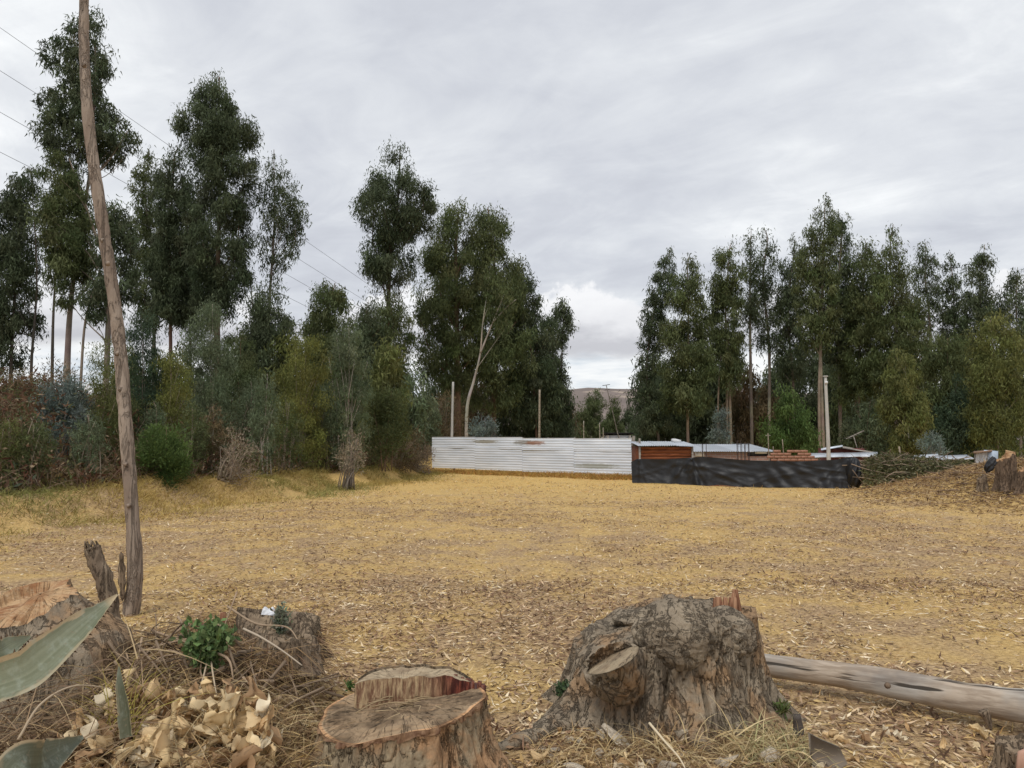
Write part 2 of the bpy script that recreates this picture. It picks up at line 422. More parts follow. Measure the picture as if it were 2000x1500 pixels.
def m_splinter(t, oc, bs):
    st = t.noise(t.vmul(oc, (1, 1, .1)), 50, 5, .6)
    return t.mix(t.step(st, .35, .65), (.15, .06, .032), (.36, .20, .115))
M_CAMBIUM = material('cambium', lambda t, oc, bs: t.mix(t.step(t.noise(t.vmul(oc, (1, 1, .3)), 22, 5, .65), .35, .65), (.12, .06, .035), (.30, .185, .105)), .75)
M_SPLINTER = material('splinter_wood', m_splinter, .8)
def m_log(t, oc, bs):
    v = t.vmul(oc, (.12, 1, 1)); n = t.noise(v, 10, 6, .6, .4); f = t.noise(v, 45, 5, .6); b = t.noise(oc, 2.2, 4)
    c = t.mix(t.step(n, .35, .68), (.19, .16, .135), (.52, .485, .43))
    c = t.mix(t.step(b, .45, .65), c, t.mix(t.step(f, .4, .6), (.30, .235, .175), (.44, .36, .28)))
    ck = t.step(t.noise(t.vmul(oc, (.07, 1, 1)), 14, 3, .5), .43, .38)
    c = t.mix(ck, c, (.06, .05, .04))
    t.put(bs.inputs['Normal'], t.bump(t.math('SUBTRACT', t.math('ADD', n, t.math('MULTIPLY', f, .3)), ck), .6, .012))
    return c
M_LOG = material('log_wood', m_log, .8)
def m_agave(t, oc, bs):
    c = attr(t); st = t.noise(t.vmul(oc, (3, 3, 3)), 9, 5, .6); f = t.noise(oc, 60, 3)
    c = t.mix(t.math('MULTIPLY', t.step(st, .5, .7), .35), c, (.36, .40, .33))
    c = t.mix(t.math('MULTIPLY', t.step(f, .62, .7), .5), c, (.25, .2, .13))
    t.put(bs.inputs['Normal'], t.bump(st, .25, .01))
    return c
M_AGAVE = material('agave', m_agave, .5, .35)
def m_stone(t, oc, bs):
    n = t.noise(oc, 9, 6, .65); f = t.noise(oc, 60, 4)
    t.put(bs.inputs['Normal'], t.bump(n, .6, .02))
    c = t.mix(t.step(n, .35, .65), (.33, .27, .20), (.62, .54, .42))
    return t.mix(t.math('MULTIPLY', t.step(f, .55, .7), .5), c, (.28, .21, .14))
M_STONE = material('stone', m_stone, .9)
def m_zinc(t, oc, bs):
    n = t.noise(t.vmul(oc, (.25, 1, 2.5)), 3, 5, .6)
    c = t.mix(t.step(n, .35, .7), (.63, .68, .75), (.77, .81, .87))
    c = t.mix(1.0, c, attr(t), 'MULTIPLY')
    bs.inputs['Metallic'].default_value = .25
    return c
M_ZINC = material('zinc_sheet', m_zinc, .45, .5)
def m_fence(t, oc, bs):                       # x along the fence, z up
    X, Y, Z = t.sep(oc)
    n = t.noise(t.vmul(oc, (.3, 1, 3)), 2.6, 5, .6); sp = t.noise(t.vmul(oc, (1, 1, 4)), 5, 5, .65)
    c = t.mix(t.step(n, .35, .7), (.63, .68, .75), (.77, .81, .87))
    for (cx, cz, rx, rz, col) in ((3.75, 1.53, .9, .09, (.28, .25, .18)), (6.25, 1.49, .7, .12, (.27, .25, .22)), (6.95, 1.47, .6, .11, (.30, .14, .08)), (10.4, .42, 1.25, .13, (.34, .35, .30))):
        dx = t.math('DIVIDE', t.math('SUBTRACT', X, cx), rx); dz = t.math('DIVIDE', t.math('SUBTRACT', Z, cz), rz)
        d = t.math('SQRT', t.math('ADD', t.math('MULTIPLY', dx, dx), t.math('MULTIPLY', dz, dz)))
        mk = t.step(t.math('ADD', d, t.math('MULTIPLY', t.math('SUBTRACT', sp, .5), 1.4)), 1.25, .55)
        c = t.mix(t.math('MULTIPLY', mk, .85), c, col)
    bs.inputs['Metallic'].default_value = 0.0
    return c
M_FENCE = material('fence_sheet', m_fence, .42, .5)
def m_wood(cols):
    def fn(t, oc, bs):
        n = t.noise(t.vmul(oc, (.5, 3, 3)), 5, 6, .6)
        t.put(bs.inputs['Normal'], t.bump(n, .4, .02))
        return t.mix(1.0, t.mix(t.step(n, .35, .68), *cols), attr(t), 'MULTIPLY')
    return fn
M_PLANK = material('brown_plank', m_wood(((.13, .04, .018), (.27, .095, .04))), .75)
M_POST = material('grey_post', m_wood(((.22, .19, .16), (.42, .38, .33))), .85)
def m_brick(t, oc, bs):
    b = t.node('ShaderNodeTexBrick'); X, Y, Z = t.sep(oc); t.put(b.inputs['Vector'], t.comb(X, Z, 0))
    t.put(b.inputs['Scale'], 1.0); b.inputs['Brick Width'].default_value = .27; b.inputs['Row Height'].default_value = .11; b.inputs['Mortar Size'].default_value = .012
    t.put(b.inputs['Color1'], (.34, .17, .12)); t.put(b.inputs['Color2'], (.44, .26, .19)); t.put(b.inputs['Mortar'], (.42, .37, .33))
    n = t.noise(oc, 2.5, 5)
    return t.mix(t.math('MULTIPLY', t.step(n, .45, .7), .5), b.outputs[0], (.40, .31, .26))
M_BRICK = material('brick', m_brick, .9)
def m_tarp(t, oc, bs):
    n = t.noise(oc, 2.5, 6, .6); f = t.noise(t.vmul(oc, (1, 1, 1)), 9, 6, .6, 1.0)
    t.put(bs.inputs['Normal'], t.bump(t.math('ADD', n, t.math('MULTIPLY', f, .4)), .3, .04))
    d = t.step(t.noise(oc, 1.3, 5), .5, .75)
    return t.mix(t.math('MULTIPLY', d, .5), (.010, .0105, .0125), (.024, .0235, .0235))
M_TARP = material('black_plastic', m_tarp, .5, .4)
def m_concrete(t, oc, bs):
    n = t.noise(t.vmul(oc, (1, 1, .3)), 4, 6); return t.mix(t.step(n, .3, .7), (.36, .34, .31), (.52, .50, .46))
M_CONC = material('concrete', m_concrete, .9)
def flat(name, col, rough=.8, spec=.2, var=.8, sc=5):
    def fn(t, oc, bs):
        return t.mix(t.step(t.noise(oc, sc, 5), .3, .7), col, tuple(c * var for c in col))
    return material(name, fn, rough, spec)
M_IRON = flat('rusty_rebar', (.05, .035, .03), .8)
M_WIRE = flat('cable', (.2, .2, .21), .6)
M_CLOTH = flat('white_cloth', (.74, .75, .77), .85, .2, .85)
M_DARK = flat('dark_interior', (.015, .015, .016), .8)
M_GLASS = flat('window_glass', (.05, .06, .065), .1, .6)
M_MAROON = flat('maroon_wall', (.16, .06, .055), .85)
M_WHITE = flat('white_paint', (.72, .72, .72), .7, .3, .85)

# ------------------------------------------------------------------ the ground
def build_ground():
    u = np.linspace(-1, 1, 330); xs = 9 * np.sinh(u * 6.6) / np.sinh(2.2) / 2.0
    v = np.linspace(-.28, 1, 330); ys = 4.5 + 6 * np.sinh(v * 6.9) / 1.2
    X, Y = np.meshgrid(xs, ys)
    V = np.stack([X, Y, terrain(X, Y)], -1)
    g = Geo(); loft(g, V, wrap=False)
    return g
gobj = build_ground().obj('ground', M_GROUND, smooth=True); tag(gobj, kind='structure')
def build_hills():
    xs = np.linspace(-3200, 3200, 160); d = np.linspace(0, 1, 50)
    X, T = np.meshgrid(xs, d)
    top = 136 + 20 * np.sin(X * .0031 + .4) + 14 * n2d(X, 0 * X, .004, 3, 3) + .012 * X
    Y = 1500 + T * 900
    Z = -8 + (top + 8) * sstep(T * 1.15) + 10 * n2d(X, Y, .006, 4, 8) * T
    g = Geo(); loft(g, np.stack([X, Y, Z], -1), wrap=False)
    tag(g.obj('hills', M_HILL, smooth=True), kind='structure')
build_hills()

# ------------------------------------------------------------------ trees
PAL = {'dark': ((.060, .083, .042), (.130, .150, .085)), 'mid': ((.076, .102, .042), (.150, .165, .072)),
       'olive': ((.11, .128, .042), (.18, .188, .07)), 'bright': ((.07, .115, .034), (.125, .175, .055)),
       'blue': ((.12, .155, .135), (.22, .26, .235)), 'grey': ((.11, .142, .078), (.195, .23, .135)),
       'dry': ((.24, .19, .135), (.40, .33, .24)), 'brown': ((.12, .09, .05), (.22, .165, .09)), 'yellow': ((.145, .155, .042), (.24, .24, .075)),
       'teal': ((.045, .072, .042), (.085, .115, .068))}
BARK = {'grey': (.22, .185, .15), 'brown': (.20, .13, .09), 'pale': (.46, .40, .34), 'dark': (.10, .082, .066), 'tan': (.30, .24, .185)}
def crown_geo(spine, D, dens=1.0, pal='dark', leaf=1.0, rc=None, droop=1.0, depth=1.0, flat_=False):
    """leaf clumps filled into the volume described by (photo y, centre x, half width) rings at distance D"""
    sp = np.array(spine, float); o = np.argsort(sp[:, 0]); sp = sp[o]
    ys = np.linspace(sp[0, 0], sp[-1, 0], 200)
    xc = np.interp(ys, sp[:, 0], sp[:, 1]); hw = np.interp(ys, sp[:, 0], sp[:, 2])
    area = float(np.sum(hw) * 2 * (ys[1] - ys[0]))
    cdf = np.cumsum(hw ** 1.25); cdf /= cdf[-1]
    rcl = rc or float(np.clip(hw.mean() * .34, 7, 17))
    K = max(6, int(area * (1.0 if dens > .6 else 1.25) / (rcl * rcl * .75)))
    yy = np.interp(rng.random(K), cdf, ys); h = np.interp(yy, sp[:, 0], sp[:, 2]); cx = np.interp(yy, sp[:, 0], sp[:, 1])
    ph = rng.random(K) * 2 * np.pi; rho = rng.random(K) ** .5
    rr = np.maximum(h - rcl * .25, h * .5)
    off = np.stack([np.cos(ph) * rho * rr, np.sin(ph) * rho * rr * depth], -1)
    wv = 1 + .30 * fbm(np.stack([np.cos(ph) * 1.1, np.sin(ph) * 1.1, yy / 38.0 + D], -1), 2, 3)
    off = off * wv[:, None]; yy = yy + rng.normal(0, 4, K)
    s = D / F
    c3 = np.array([P(x, y, D) for x, y in zip(cx + off[:, 0], yy)]); c3[:, 1] += off[:, 1] * s
    N = int(area * 1.0 * dens)
    size = rng.random(K) ** .5 * np.clip(h / hw.mean(), .4, 1.2); ci = rng.choice(K, N, p=size / size.sum())
    rad = (rcl * s * rng.uniform(.6, 1.15, K))[ci]
    q = rng.normal(size=(N, 3)); q *= (np.where(rng.random(N) < .32, rng.uniform(.9, 1.6, N), rng.random(N) ** .55 * 1.1) / np.maximum(np.linalg.norm(q, axis=1), 1e-6))[:, None]
    pos = c3[ci] + q * rad[:, None] * [1, 1, 1.15]
    a, b = np.array(PAL[pal][0]), np.array(PAL[pal][1])
    tk = np.clip(rng.normal(.4, .3, K), 0, 1)[ci] * .6 + rng.random(N) * .4
    col = (a + (b - a) * tk[:, None]) * rng.uniform(.75, 1.3, (N, 1)) * (1 + rng.normal(0, .16, (K, 1)) + rng.normal(0, .03, (K, 3)))[ci]
    if droop > 0:
        d = np.stack([rng.normal(0, .55, N), rng.normal(0, .55, N), -droop + rng.normal(0, .55, N)], -1)
    else:
        d = q * 1.0 + [0, 0, .5] + rng.normal(0, .35, (N, 3))
    L = .21 * leaf * (D / 36) ** .75 * rng.uniform(.6, 1.3, N); W = L * rng.uniform(.17, .26, N) * (1 if droop > 0 else 1.4)
    g = Geo(); slivers(g, pos, d, L, W, np.clip(col, .005, .9))
    return g, c3, rcl * s
NTREE = [0]
def tree(label, D, spine, trunk=None, dens=1.0, pal='dark', bark='grey', r0=None, limbs=10, name='eucalyptus_tree', cat='tree', group='eucalyptus trees around the field',
         leaf=1.0, rc=None, droop=1.0, extra=(), stems=None, depth=1.0):
    sp = sorted(spine); NTREE[0] += 1
    if trunk is None:
        bx = sp[-1][1] + rng.uniform(-4, 4); trunk = [(bx, None)] + [(p[1] + rng.uniform(-3, 3), p[0]) for p in sp[::-2]] + [(sp[0][1], sp[0][0] + 4)]
    base = G(trunk[0][0], D)
    pts = [base - [0, 0, .15]]
    for (x, y) in trunk[1:]:
        p = P(x, y, D)
        if p[2] > pts[-1][2] + .05: pts.append(p)
    if len(pts) < 2: pts.append(base + [0, 0, .4])
    H = pts[-1][2] - base[2]
    root = thing(name, label, cat, base, 0, group)
    n = max(8, int(H * 2)); path = resample(pts, n)
    r0 = r0 or .0062 * H + .02
    rad = r0 * (1 - .85 * np.linspace(0, 1, n) ** .9) * (1 + .5 * np.exp(-np.linspace(0, 1, n) * H / .5))
    cb = np.array(BARK[bark]); tg = Geo()
    cc = cb * (1 + .22 * vnoise(path * .8, 4))[:, None] * (1 + .05 * rng.normal(size=(n, 3)))
    tube(tg, path, rad, 9, cc, .14, NTREE[0])
    cg, c3, rc_m = crown_geo(spine, D, dens, pal, leaf, rc, droop, depth)
    pick = rng.choice(len(c3), min(limbs, len(c3)), replace=False)
    for e in list(c3[pick]):
        dz = np.linalg.norm(e[:2] - np.interp(e[2], path[:, 2], path[:, 0]).repeat(2) * 0 - np.array([np.interp(e[2], path[:, 2], path[:, 0]), D]))
        zs = max(base[2] + .25 * H, e[2] - rng.uniform(.9, 1.9) * dz - .3); zs = min(zs, e[2] - .05)
        st = np.array([np.interp(zs, path[:, 2], path[:, 0]), np.interp(zs, path[:, 2], path[:, 1]), zs])
        r = np.interp(zs, path[:, 2], rad) * rng.uniform(.32, .5)
        mid = st * .5 + e * .5 + rng.normal(0, .08, 3) * np.linalg.norm(e - st)
        tube(tg, resample([st, mid, e], 7), np.linspace(r, max(.006, r * .25), 7), 5, cb * rng.uniform(.75, 1.1))
    for (xy, rr) in extra:                     # further visible stems or bare limbs, photo points
        q = [P(x, y, D) if y is not None else G(x, D) - [0, 0, .1] for x, y in xy]
        m = max(6, len(q) * 5)
        tube(tg, resample(q, m), np.linspace(rr, rr * .35, m), 7, cb * rng.uniform(.85, 1.15), .1, 3)
    for i in range(stems or 0):
        e = c3[rng.integers(len(c3))]; b0 = base + [rng.normal(0, .18), rng.normal(0, .18), 0]
        m_ = b0 * .5 + e * .5; m_[:2] = m_[:2] * .6 + b0[:2] * .4
        tube(tg, resample([b0, m_, e], 7), np.linspace(.022, .006, 7) * (D / 25) ** .5, 5, cb * rng.uniform(.8, 1.25))
    tg.obj('trunk' if name.endswith('tree') else 'stems', M_EUC, root, True, base)
    cg.obj('crown' if name.endswith('tree') else 'foliage', M_LEAF, root, False, base)
    return root

LG = 'eucalyptus trees on the left bank'
tree('dark eucalyptus cut by the left picture edge, slim twin trunks and loose drooping crown', 30, [(312, 57, 9), (335, 55, 19), (370, 45, 30), (420, 25, 48), (490, 10, 62), (560, 5, 62), (640, 15, 48), (720, 20, 32)],
     [(60, None), (62, 700), (72, 540), (60, 330)], .9, 'dark', 'dark', extra=[([(18, None), (25, 640), (40, 420)], .08), ([(100, None), (104, 620), (112, 480)], .07)], group=LG)
tree('tallest eucalyptus, ragged open crown rising behind the leaning bare trunk', 28, [(14, 188, 8), (40, 178, 28), (75, 160, 46), (110, 150, 64), (140, 160, 58), (180, 158, 56), (215, 150, 74), (250, 168, 92), (285, 172, 86), (310, 150, 55), (330, 135, 40)],
     [(128, None), (136, 620), (150, 500), (176, 330), (186, 160), (186, 70)], .58, 'dark', 'tan', r0=.115, limbs=22, leaf=1.15, extra=[([(186, 345), (215, 310), (250, 255)], .03), ([(136, 600), (180, 545), (215, 440)], .05)], group=LG, rc=11)
tree('dense dark crown directly below and left of the tallest ragged eucalyptus', 27, [(300, 125, 14), (325, 118, 38), (370, 125, 52), (430, 132, 54), (500, 138, 52), (560, 135, 40), (600, 130, 22)],
     [(205, None), (212, 560), (180, 440), (135, 310)], 1.0, 'mid', 'tan', r0=.1, group=LG)
tree('drooping half bare eucalyptus with sky behind it, just right of the leaning bare trunk', 26, [(392, 225, 14), (430, 228, 34), (490, 225, 42), (545, 222, 44), (590, 210, 48), (625, 190, 30)],
     [(205, None), (210, 600), (218, 500), (225, 400)], .5, 'dark', 'tan', limbs=14, leaf=1.15, extra=[([(155, None), (165, 640), (185, 560), (205, 500)], .05)], group=LG)
tree('slim eucalyptus with pale feathery tip left of the broad tall one', 40, [(296, 290, 8), (325, 288, 26), (380, 285, 28), (430, 288, 32), (500, 295, 42), (580, 300, 44), (640, 300, 36)], None, .8, 'mid', 'grey', group=LG)
tree('narrow dark eucalyptus wedged against the broad tall one', 38, [(283, 347, 8), (320, 342, 28), (380, 338, 40), (460, 335, 46), (540, 335, 48), (620, 335, 42)], None, 1.0, 'dark', 'brown', group=LG)
tree('broad tall eucalyptus with full cone crown, highest of the left bank middle', 37, [(136, 428, 5), (155, 424, 20), (190, 415, 42), (225, 420, 60), (262, 428, 72), (310, 428, 66), (360, 430, 62), (420, 430, 62), (490, 430, 64), (550, 425, 60), (610, 420, 40)],
     [(425, None), (424, 600), (428, 400), (428, 150)], 1.15, 'dark', 'brown', r0=.2, limbs=26, group=LG)
tree('dark eucalyptus behind the broad tall one, crown filling its lower left', 42, [(420, 385, 25), (480, 380, 50), (560, 380, 50), (640, 375, 40)], [(372, None), (372, 520), (385, 430)], .9, 'dark', 'brown', group=LG)
tree('airy see-through eucalyptus with straight bare stem right of the broad tall one', 38, [(287, 533, 5), (315, 532, 22), (350, 538, 36), (395, 552, 48), (440, 552, 48), (480, 545, 40), (515, 540, 28), (545, 530, 14)],
     [(522, None), (526, 600), (535, 450), (535, 292)], .38, 'dark', 'grey', limbs=22, rc=11, extra=[([(500, 690), (490, 560), (480, 520)], .04)], group=LG)
tree('weeping dark eucalyptus below the airy see-through one', 33, [(560, 530, 22), (590, 527, 42), (640, 522, 56), (700, 520, 58), (770, 520, 52), (830, 520, 36)], None, .95, 'dark', 'grey', group=LG)
tree('rounded twin headed green eucalyptus left of the isolated knobbly one', 36, [(548, 655, 18), (575, 650, 42), (620, 645, 46), (680, 640, 62), (760, 640, 66), (850, 640, 52)], None, 1.1, 'mid', 'brown', group=LG)
tree('low dark eucalyptus filling the gap under the isolated knobbly one', 40, [(585, 722, 12), (620, 715, 36), (690, 705, 52), (780, 705, 56), (850, 705, 50)], None, 1.0, 'dark', 'brown', group=LG)
tree('isolated knobbly eucalyptus with bulging side boughs and clear sky around it', 46, [(270, 783, 7), (295, 782, 26), (335, 782, 36), (362, 772, 56), (390, 764, 84), (412, 772, 88), (435, 775, 74), (465, 765, 50), (500, 748, 56), (530, 752, 62), (555, 755, 48), (575, 757, 16)],
     [(760, None), (758, 640), (762, 520), (776, 400), (782, 285)], 1.0, 'dark', 'dark', r0=.2, limbs=24, rc=17, group=LG)
tree('pointed dark eucalyptus standing under the isolated knobbly one', 42, [(575, 772, 12), (610, 762, 40), (670, 752, 50), (750, 750, 56), (830, 750, 50)], None, 1.1, 'mid', 'brown', group=LG)
CG = 'eucalyptus trees behind the metal fence'
tree('massive dark eucalyptus behind the left half of the metal fence', 52, [(397, 895, 10), (420, 892, 34), (470, 885, 52), (540, 880, 64), (610, 880, 68), (690, 880, 62), (760, 880, 48)],
     [(895, None), (893, 700), (890, 500), (895, 410)], 1.2, 'mid', 'brown', r0=.28, limbs=18, group=CG)
tree('bushy topped eucalyptus shoulder to shoulder with the massive dark one', 54, [(405, 953, 10), (430, 953, 34), (480, 962, 46), (540, 970, 52), (610, 972, 60), (700, 970, 66), (790, 965, 54)], None, 1.2, 'mid', 'brown', r0=.25, group=CG)
tree('dark eucalyptus behind the middle of the fence, stepping down to the right', 56, [(515, 1005, 12), (545, 1012, 34), (600, 1022, 44), (680, 1035, 54), (760, 1040, 54), (840, 1045, 45)], None, 1.15, 'dark', 'brown', group=CG)
tree('lone wispy bough crowned eucalyptus at the edge of the open gap', 58, [(583, 1098, 8), (605, 1100, 20), (635, 1100, 22), (665, 1098, 15), (690, 1090, 16), (740, 1092, 24), (800, 1088, 34), (850, 1080, 40)], None, .85, 'dark', 'dark', limbs=14, rc=10, group=CG)
tree('low eucalyptus filling under the stepping down one beside the gap', 60, [(620, 1060, 14), (660, 1062, 34), (730, 1065, 40), (820, 1070, 48), (860, 1075, 50)], None, 1.0, 'dark', 'brown', group=CG)
tree('white barked leaning eucalyptus forking against the dark trees behind the fence', 49, [(520, 955, 10), (560, 972, 28), (600, 978, 30), (640, 985, 18)],
     [(912, None), (912, 800), (925, 745), (938, 690), (943, 630), (957, 540)], .5, 'mid', 'pale', r0=.125, limbs=5, extra=[([(938, 690), (958, 640), (985, 575)], .065), ([(962, 630), (990, 600), (1008, 585)], .05)], group=CG)
RG = 'eucalyptus trees in the right grove'
rt = [('pointed eucalyptus at the left end of the right grove, its flank open to the gap', 58, [(485, 1309, 5), (515, 1302, 19), (560, 1290, 28), (620, 1277, 26), (690, 1272, 26), (740, 1264, 18), (790, 1275, 28), (840, 1285, 36)], .9, 'dark', 10),
      ('full green pyramid eucalyptus second from the left end of the right grove', 55, [(498, 1345, 5), (530, 1345, 22), (580, 1345, 40), (650, 1345, 50), (730, 1342, 54), (800, 1340, 46)], 1.2, 'mid', 10),
      ('dark shouldered eucalyptus between the green pyramid and the slim pair', 57, [(472, 1428, 7), (495, 1424, 22), (550, 1418, 34), (620, 1418, 36), (700, 1425, 36), (755, 1425, 26)], 1.1, 'mid', 10),
      ('left one of two very slim eucalyptus with bare dark lower stems', 59, [(445, 1467, 5), (480, 1465, 13), (540, 1467, 19), (600, 1465, 19), (640, 1466, 12)], .6, 'dark', 8),
      ('right one of two very slim eucalyptus, its tip bent like a hook', 60, [(440, 1492, 5), (470, 1497, 14), (505, 1499, 18), (550, 1492, 20), (620, 1495, 22), (690, 1500, 22)], .55, 'dark', 8),
      ('open crowned eucalyptus just left of the highest tree of the right grove', 60, [(465, 1553, 6), (500, 1548, 18), (545, 1540, 28), (610, 1540, 32), (690, 1545, 36), (740, 1548, 30)], .85, 'dark', 12),
      ('highest eucalyptus of the right grove on a pale double trunk behind the concrete pole', 54, [(388, 1611, 5), (415, 1609, 20), (455, 1606, 32), (500, 1598, 42), (560, 1595, 42), (620, 1600, 46), (680, 1600, 32)], .95, 'mid', 18),
      ('spire leaning against the right side of the highest tree of the grove', 57, [(418, 1638, 6), (450, 1645, 24), (490, 1645, 26), (560, 1640, 28), (640, 1645, 36), (700, 1640, 32)], .85, 'dark', 10),
      ('rounded dark eucalyptus right of the highest tree, top bare of gaps', 56, [(466, 1690, 10), (495, 1690, 28), (560, 1686, 40), (640, 1682, 46), (720, 1680, 48), (780, 1680, 40)], 1.15, 'mid', 10),
      ('needle tipped eucalyptus with a wide skirt in the middle of the right grove', 53, [(438, 1742, 3), (465, 1741, 16), (505, 1740, 27), (560, 1745, 42), (630, 1752, 62), (700, 1752, 66), (750, 1750, 50)], 1.2, 'mid', 12),
      ('airy eucalyptus with round head and visible stem, right of the needle tipped one', 62, [(473, 1807, 9), (500, 1808, 24), (550, 1809, 29), (610, 1812, 27), (650, 1815, 18)], .5, 'dark', 14),
      ('short thin topped eucalyptus between two airy heads near the right edge', 62, [(494, 1855, 4), (525, 1857, 16), (580, 1860, 24), (650, 1860, 28), (730, 1862, 36)], .9, 'dark', 8),
      ('forked topped eucalyptus second from the right edge', 60, [(478, 1926, 7), (510, 1916, 24), (560, 1912, 32), (630, 1915, 38), (700, 1918, 38)], .9, 'dark', 12),
      ('eucalyptus cut by the right picture edge', 58, [(522, 1985, 6), (550, 1985, 22), (610, 1988, 30), (690, 1990, 40), (770, 1990, 44)], .95, 'dark', 10)]
for i, (lab, D, sp, dn, pal, lm) in enumerate(rt):
    ex = ()
    tk = None
    if i == 2: ex = [([(1402, None), (1402, 800), (1408, 690)], .11), ([(1418, None), (1420, 760), (1424, 640)], .12)]
    if i == 6:
        ex = [([(1599, None), (1600, 760), (1606, 600), (1610, 470)], .13)]; tk = [(1607, None), (1606, 800), (1603, 650), (1608, 500), (1611, 395)]
    tree(lab, D, sp, tk, dn, pal, 'tan' if i in (1, 2, 6) else 'grey', limbs=lm, extra=ex, group=RG, rc=13 if i in (3, 4) else None)
# lower storey of the right grove and the gap
tree('dense mid height eucalyptus deep in the right grove, behind the concrete pole', 68, [(690, 1640, 20), (730, 1635, 50), (800, 1630, 60), (870, 1630, 62)], None, 1.0, 'dark', 'dark', group=RG)
tree('dense mid height eucalyptus deep in the grove behind the brick house', 70, [(690, 1545, 20), (730, 1530, 50), (800, 1520, 60), (870, 1515, 62)], None, .9, 'dark', 'dark', group=RG)
tree('dense mid height eucalyptus deep in the grove behind the wooden shed', 68, [(720, 1400, 30), (770, 1390, 60), (830, 1390, 70), (880, 1390, 70)], None, .9, 'dark', 'dark', group=RG)
tree('dark low eucalyptus at the foot of the green pyramid', 62, [(730, 1300, 20), (790, 1295, 44), (850, 1295, 52), (885, 1295, 54)], None, .9, 'dark', 'brown', group=RG)
tree('olive young tree with a thin pale stem standing in front of the right grove', 40, [(683, 1752, 10), (710, 1757, 28), (750, 1762, 40), (800, 1766, 50), (850, 1768, 46), (885, 1768, 30)],
     [(1773, None), (1773, 820), (1768, 700)], .85, 'olive', 'pale', r0=.05, group='young trees before the right grove')
tree('green young tree filling the space right of the olive one', 46, [(660, 1850, 30), (710, 1850, 52), (780, 1852, 56), (850, 1855, 54), (890, 1855, 44)], None, 1.0, 'mid', 'brown', group='young trees before the right grove')
tree('brownish olive young tree over the white shack by the right edge', 42, [(625, 1935, 25), (680, 1940, 52), (750, 1945, 58), (830, 1950, 58), (890, 1950, 50)], None, .8, 'olive', 'tan', limbs=20, group='young trees before the right grove')
tree('dark bluish conifer-like young tree left of the white shack', 44, [(745, 1868, 14), (790, 1865, 34), (840, 1862, 46), (880, 1862, 48)], None, 1.0, 'teal', 'dark', group='young trees before the right grove')
tree('bright green bushy young tree behind the brick house window', 42, [(765, 1538, 20), (795, 1540, 42), (840, 1542, 52), (885, 1545, 50)], None, 1.0, 'bright', 'brown', group='young trees before the right grove')
tree('dark leafy young tree behind the maroon house', 46, [(780, 1700, 20), (820, 1695, 40), (870, 1690, 48), (895, 1690, 46)], None, .9, 'dark', 'brown', group='young trees before the right grove')
GG = 'small far trees in the gap'
tree('tallest of the small far trees in the gap, pointed top before the hills', 100, [(762, 1163, 5), (780, 1162, 17), (810, 1162, 26), (850, 1162, 32)], None, 2.6, 'mid', 'brown', group=GG, leaf=.8, limbs=4)
tree('small far tree in the gap left of the pointed one', 98, [(795, 1138, 8), (820, 1138, 17), (856, 1138, 20)], None, 2.6, 'mid', 'brown', group=GG, leaf=.8, limbs=4)
tree('small far tree in the gap between the pointed one and the leaning mast', 102, [(778, 1199, 6), (800, 1198, 15), (855, 1198, 22)], None, 2.6, 'mid', 'brown', group=GG, leaf=.8, limbs=4)
tree('small far tree in the gap right of the leaning mast', 104, [(790, 1228, 6), (815, 1228, 15), (860, 1228, 18)], None, 2.6, 'dark', 'brown', group=GG, leaf=.8, limbs=4)
tree('low far tree at the foot of the right grove beside the fence end', 90, [(800, 1262, 8), (830, 1258, 22), (870, 1258, 26)], None, 2.6, 'olive', 'brown', group=GG, leaf=.8, limbs=4)

def understorey(label, D, spines, pal, dens):
    g = Geo()
    for sp, dd, pl in spines:
        h, _, _ = crown_geo(sp, D + dd, dens * .5, pl or pal, 1.4)
        g.add(np.concatenate(h.V), None, np.concatenate(h.T), np.concatenate(h.C))
    tag(g.obj('understorey', M_LEAF), label, 'understorey', kind='stuff')
us = []
for k, x in enumerate(range(1275, 2010, 62)):
    t_ = 690 + 45 * math.sin(k * 2.3); us.append(([(t_, x, 12), (t_ + 35, x + 5, 38), (t_ + 90, x, 50), (895, x, 52)], 6 * math.sin(k * 1.7), ('dark', 'mid', 'dark', 'brown', 'mid')[k % 5]))
understorey('dark leafy understorey filling the spaces between the trunks of the right grove', 68, us, 'dark', 1.15)
us = []
for k, x in enumerate(range(845, 1110, 48)):
    t_ = 720 + 45 * math.sin(k * 2.9); us.append(([(t_, x, 12), (t_ + 35, x + 5, 32), (t_ + 90, x, 42), (860, x, 44)], 4 * math.sin(k * 1.7), ('dark', 'mid', 'brown')[k % 3]))
understorey('dark leafy understorey between the trunks behind the metal fence', 62, us, 'dark', .9)
us = []
for k, x in enumerate(range(250, 840, 50)):
    t_ = 690 + 45 * math.sin(k * 2.9); us.append(([(t_, x, 12), (t_ + 35, x + 5, 36), (t_ + 90, x, 46), (850, x, 48)], 5 * math.sin(k * 1.7), ('mid', 'dark', 'olive', 'grey')[k % 4]))
understorey('mixed leafy understorey between the trunks of the left bank', 36, us, 'mid', .8)

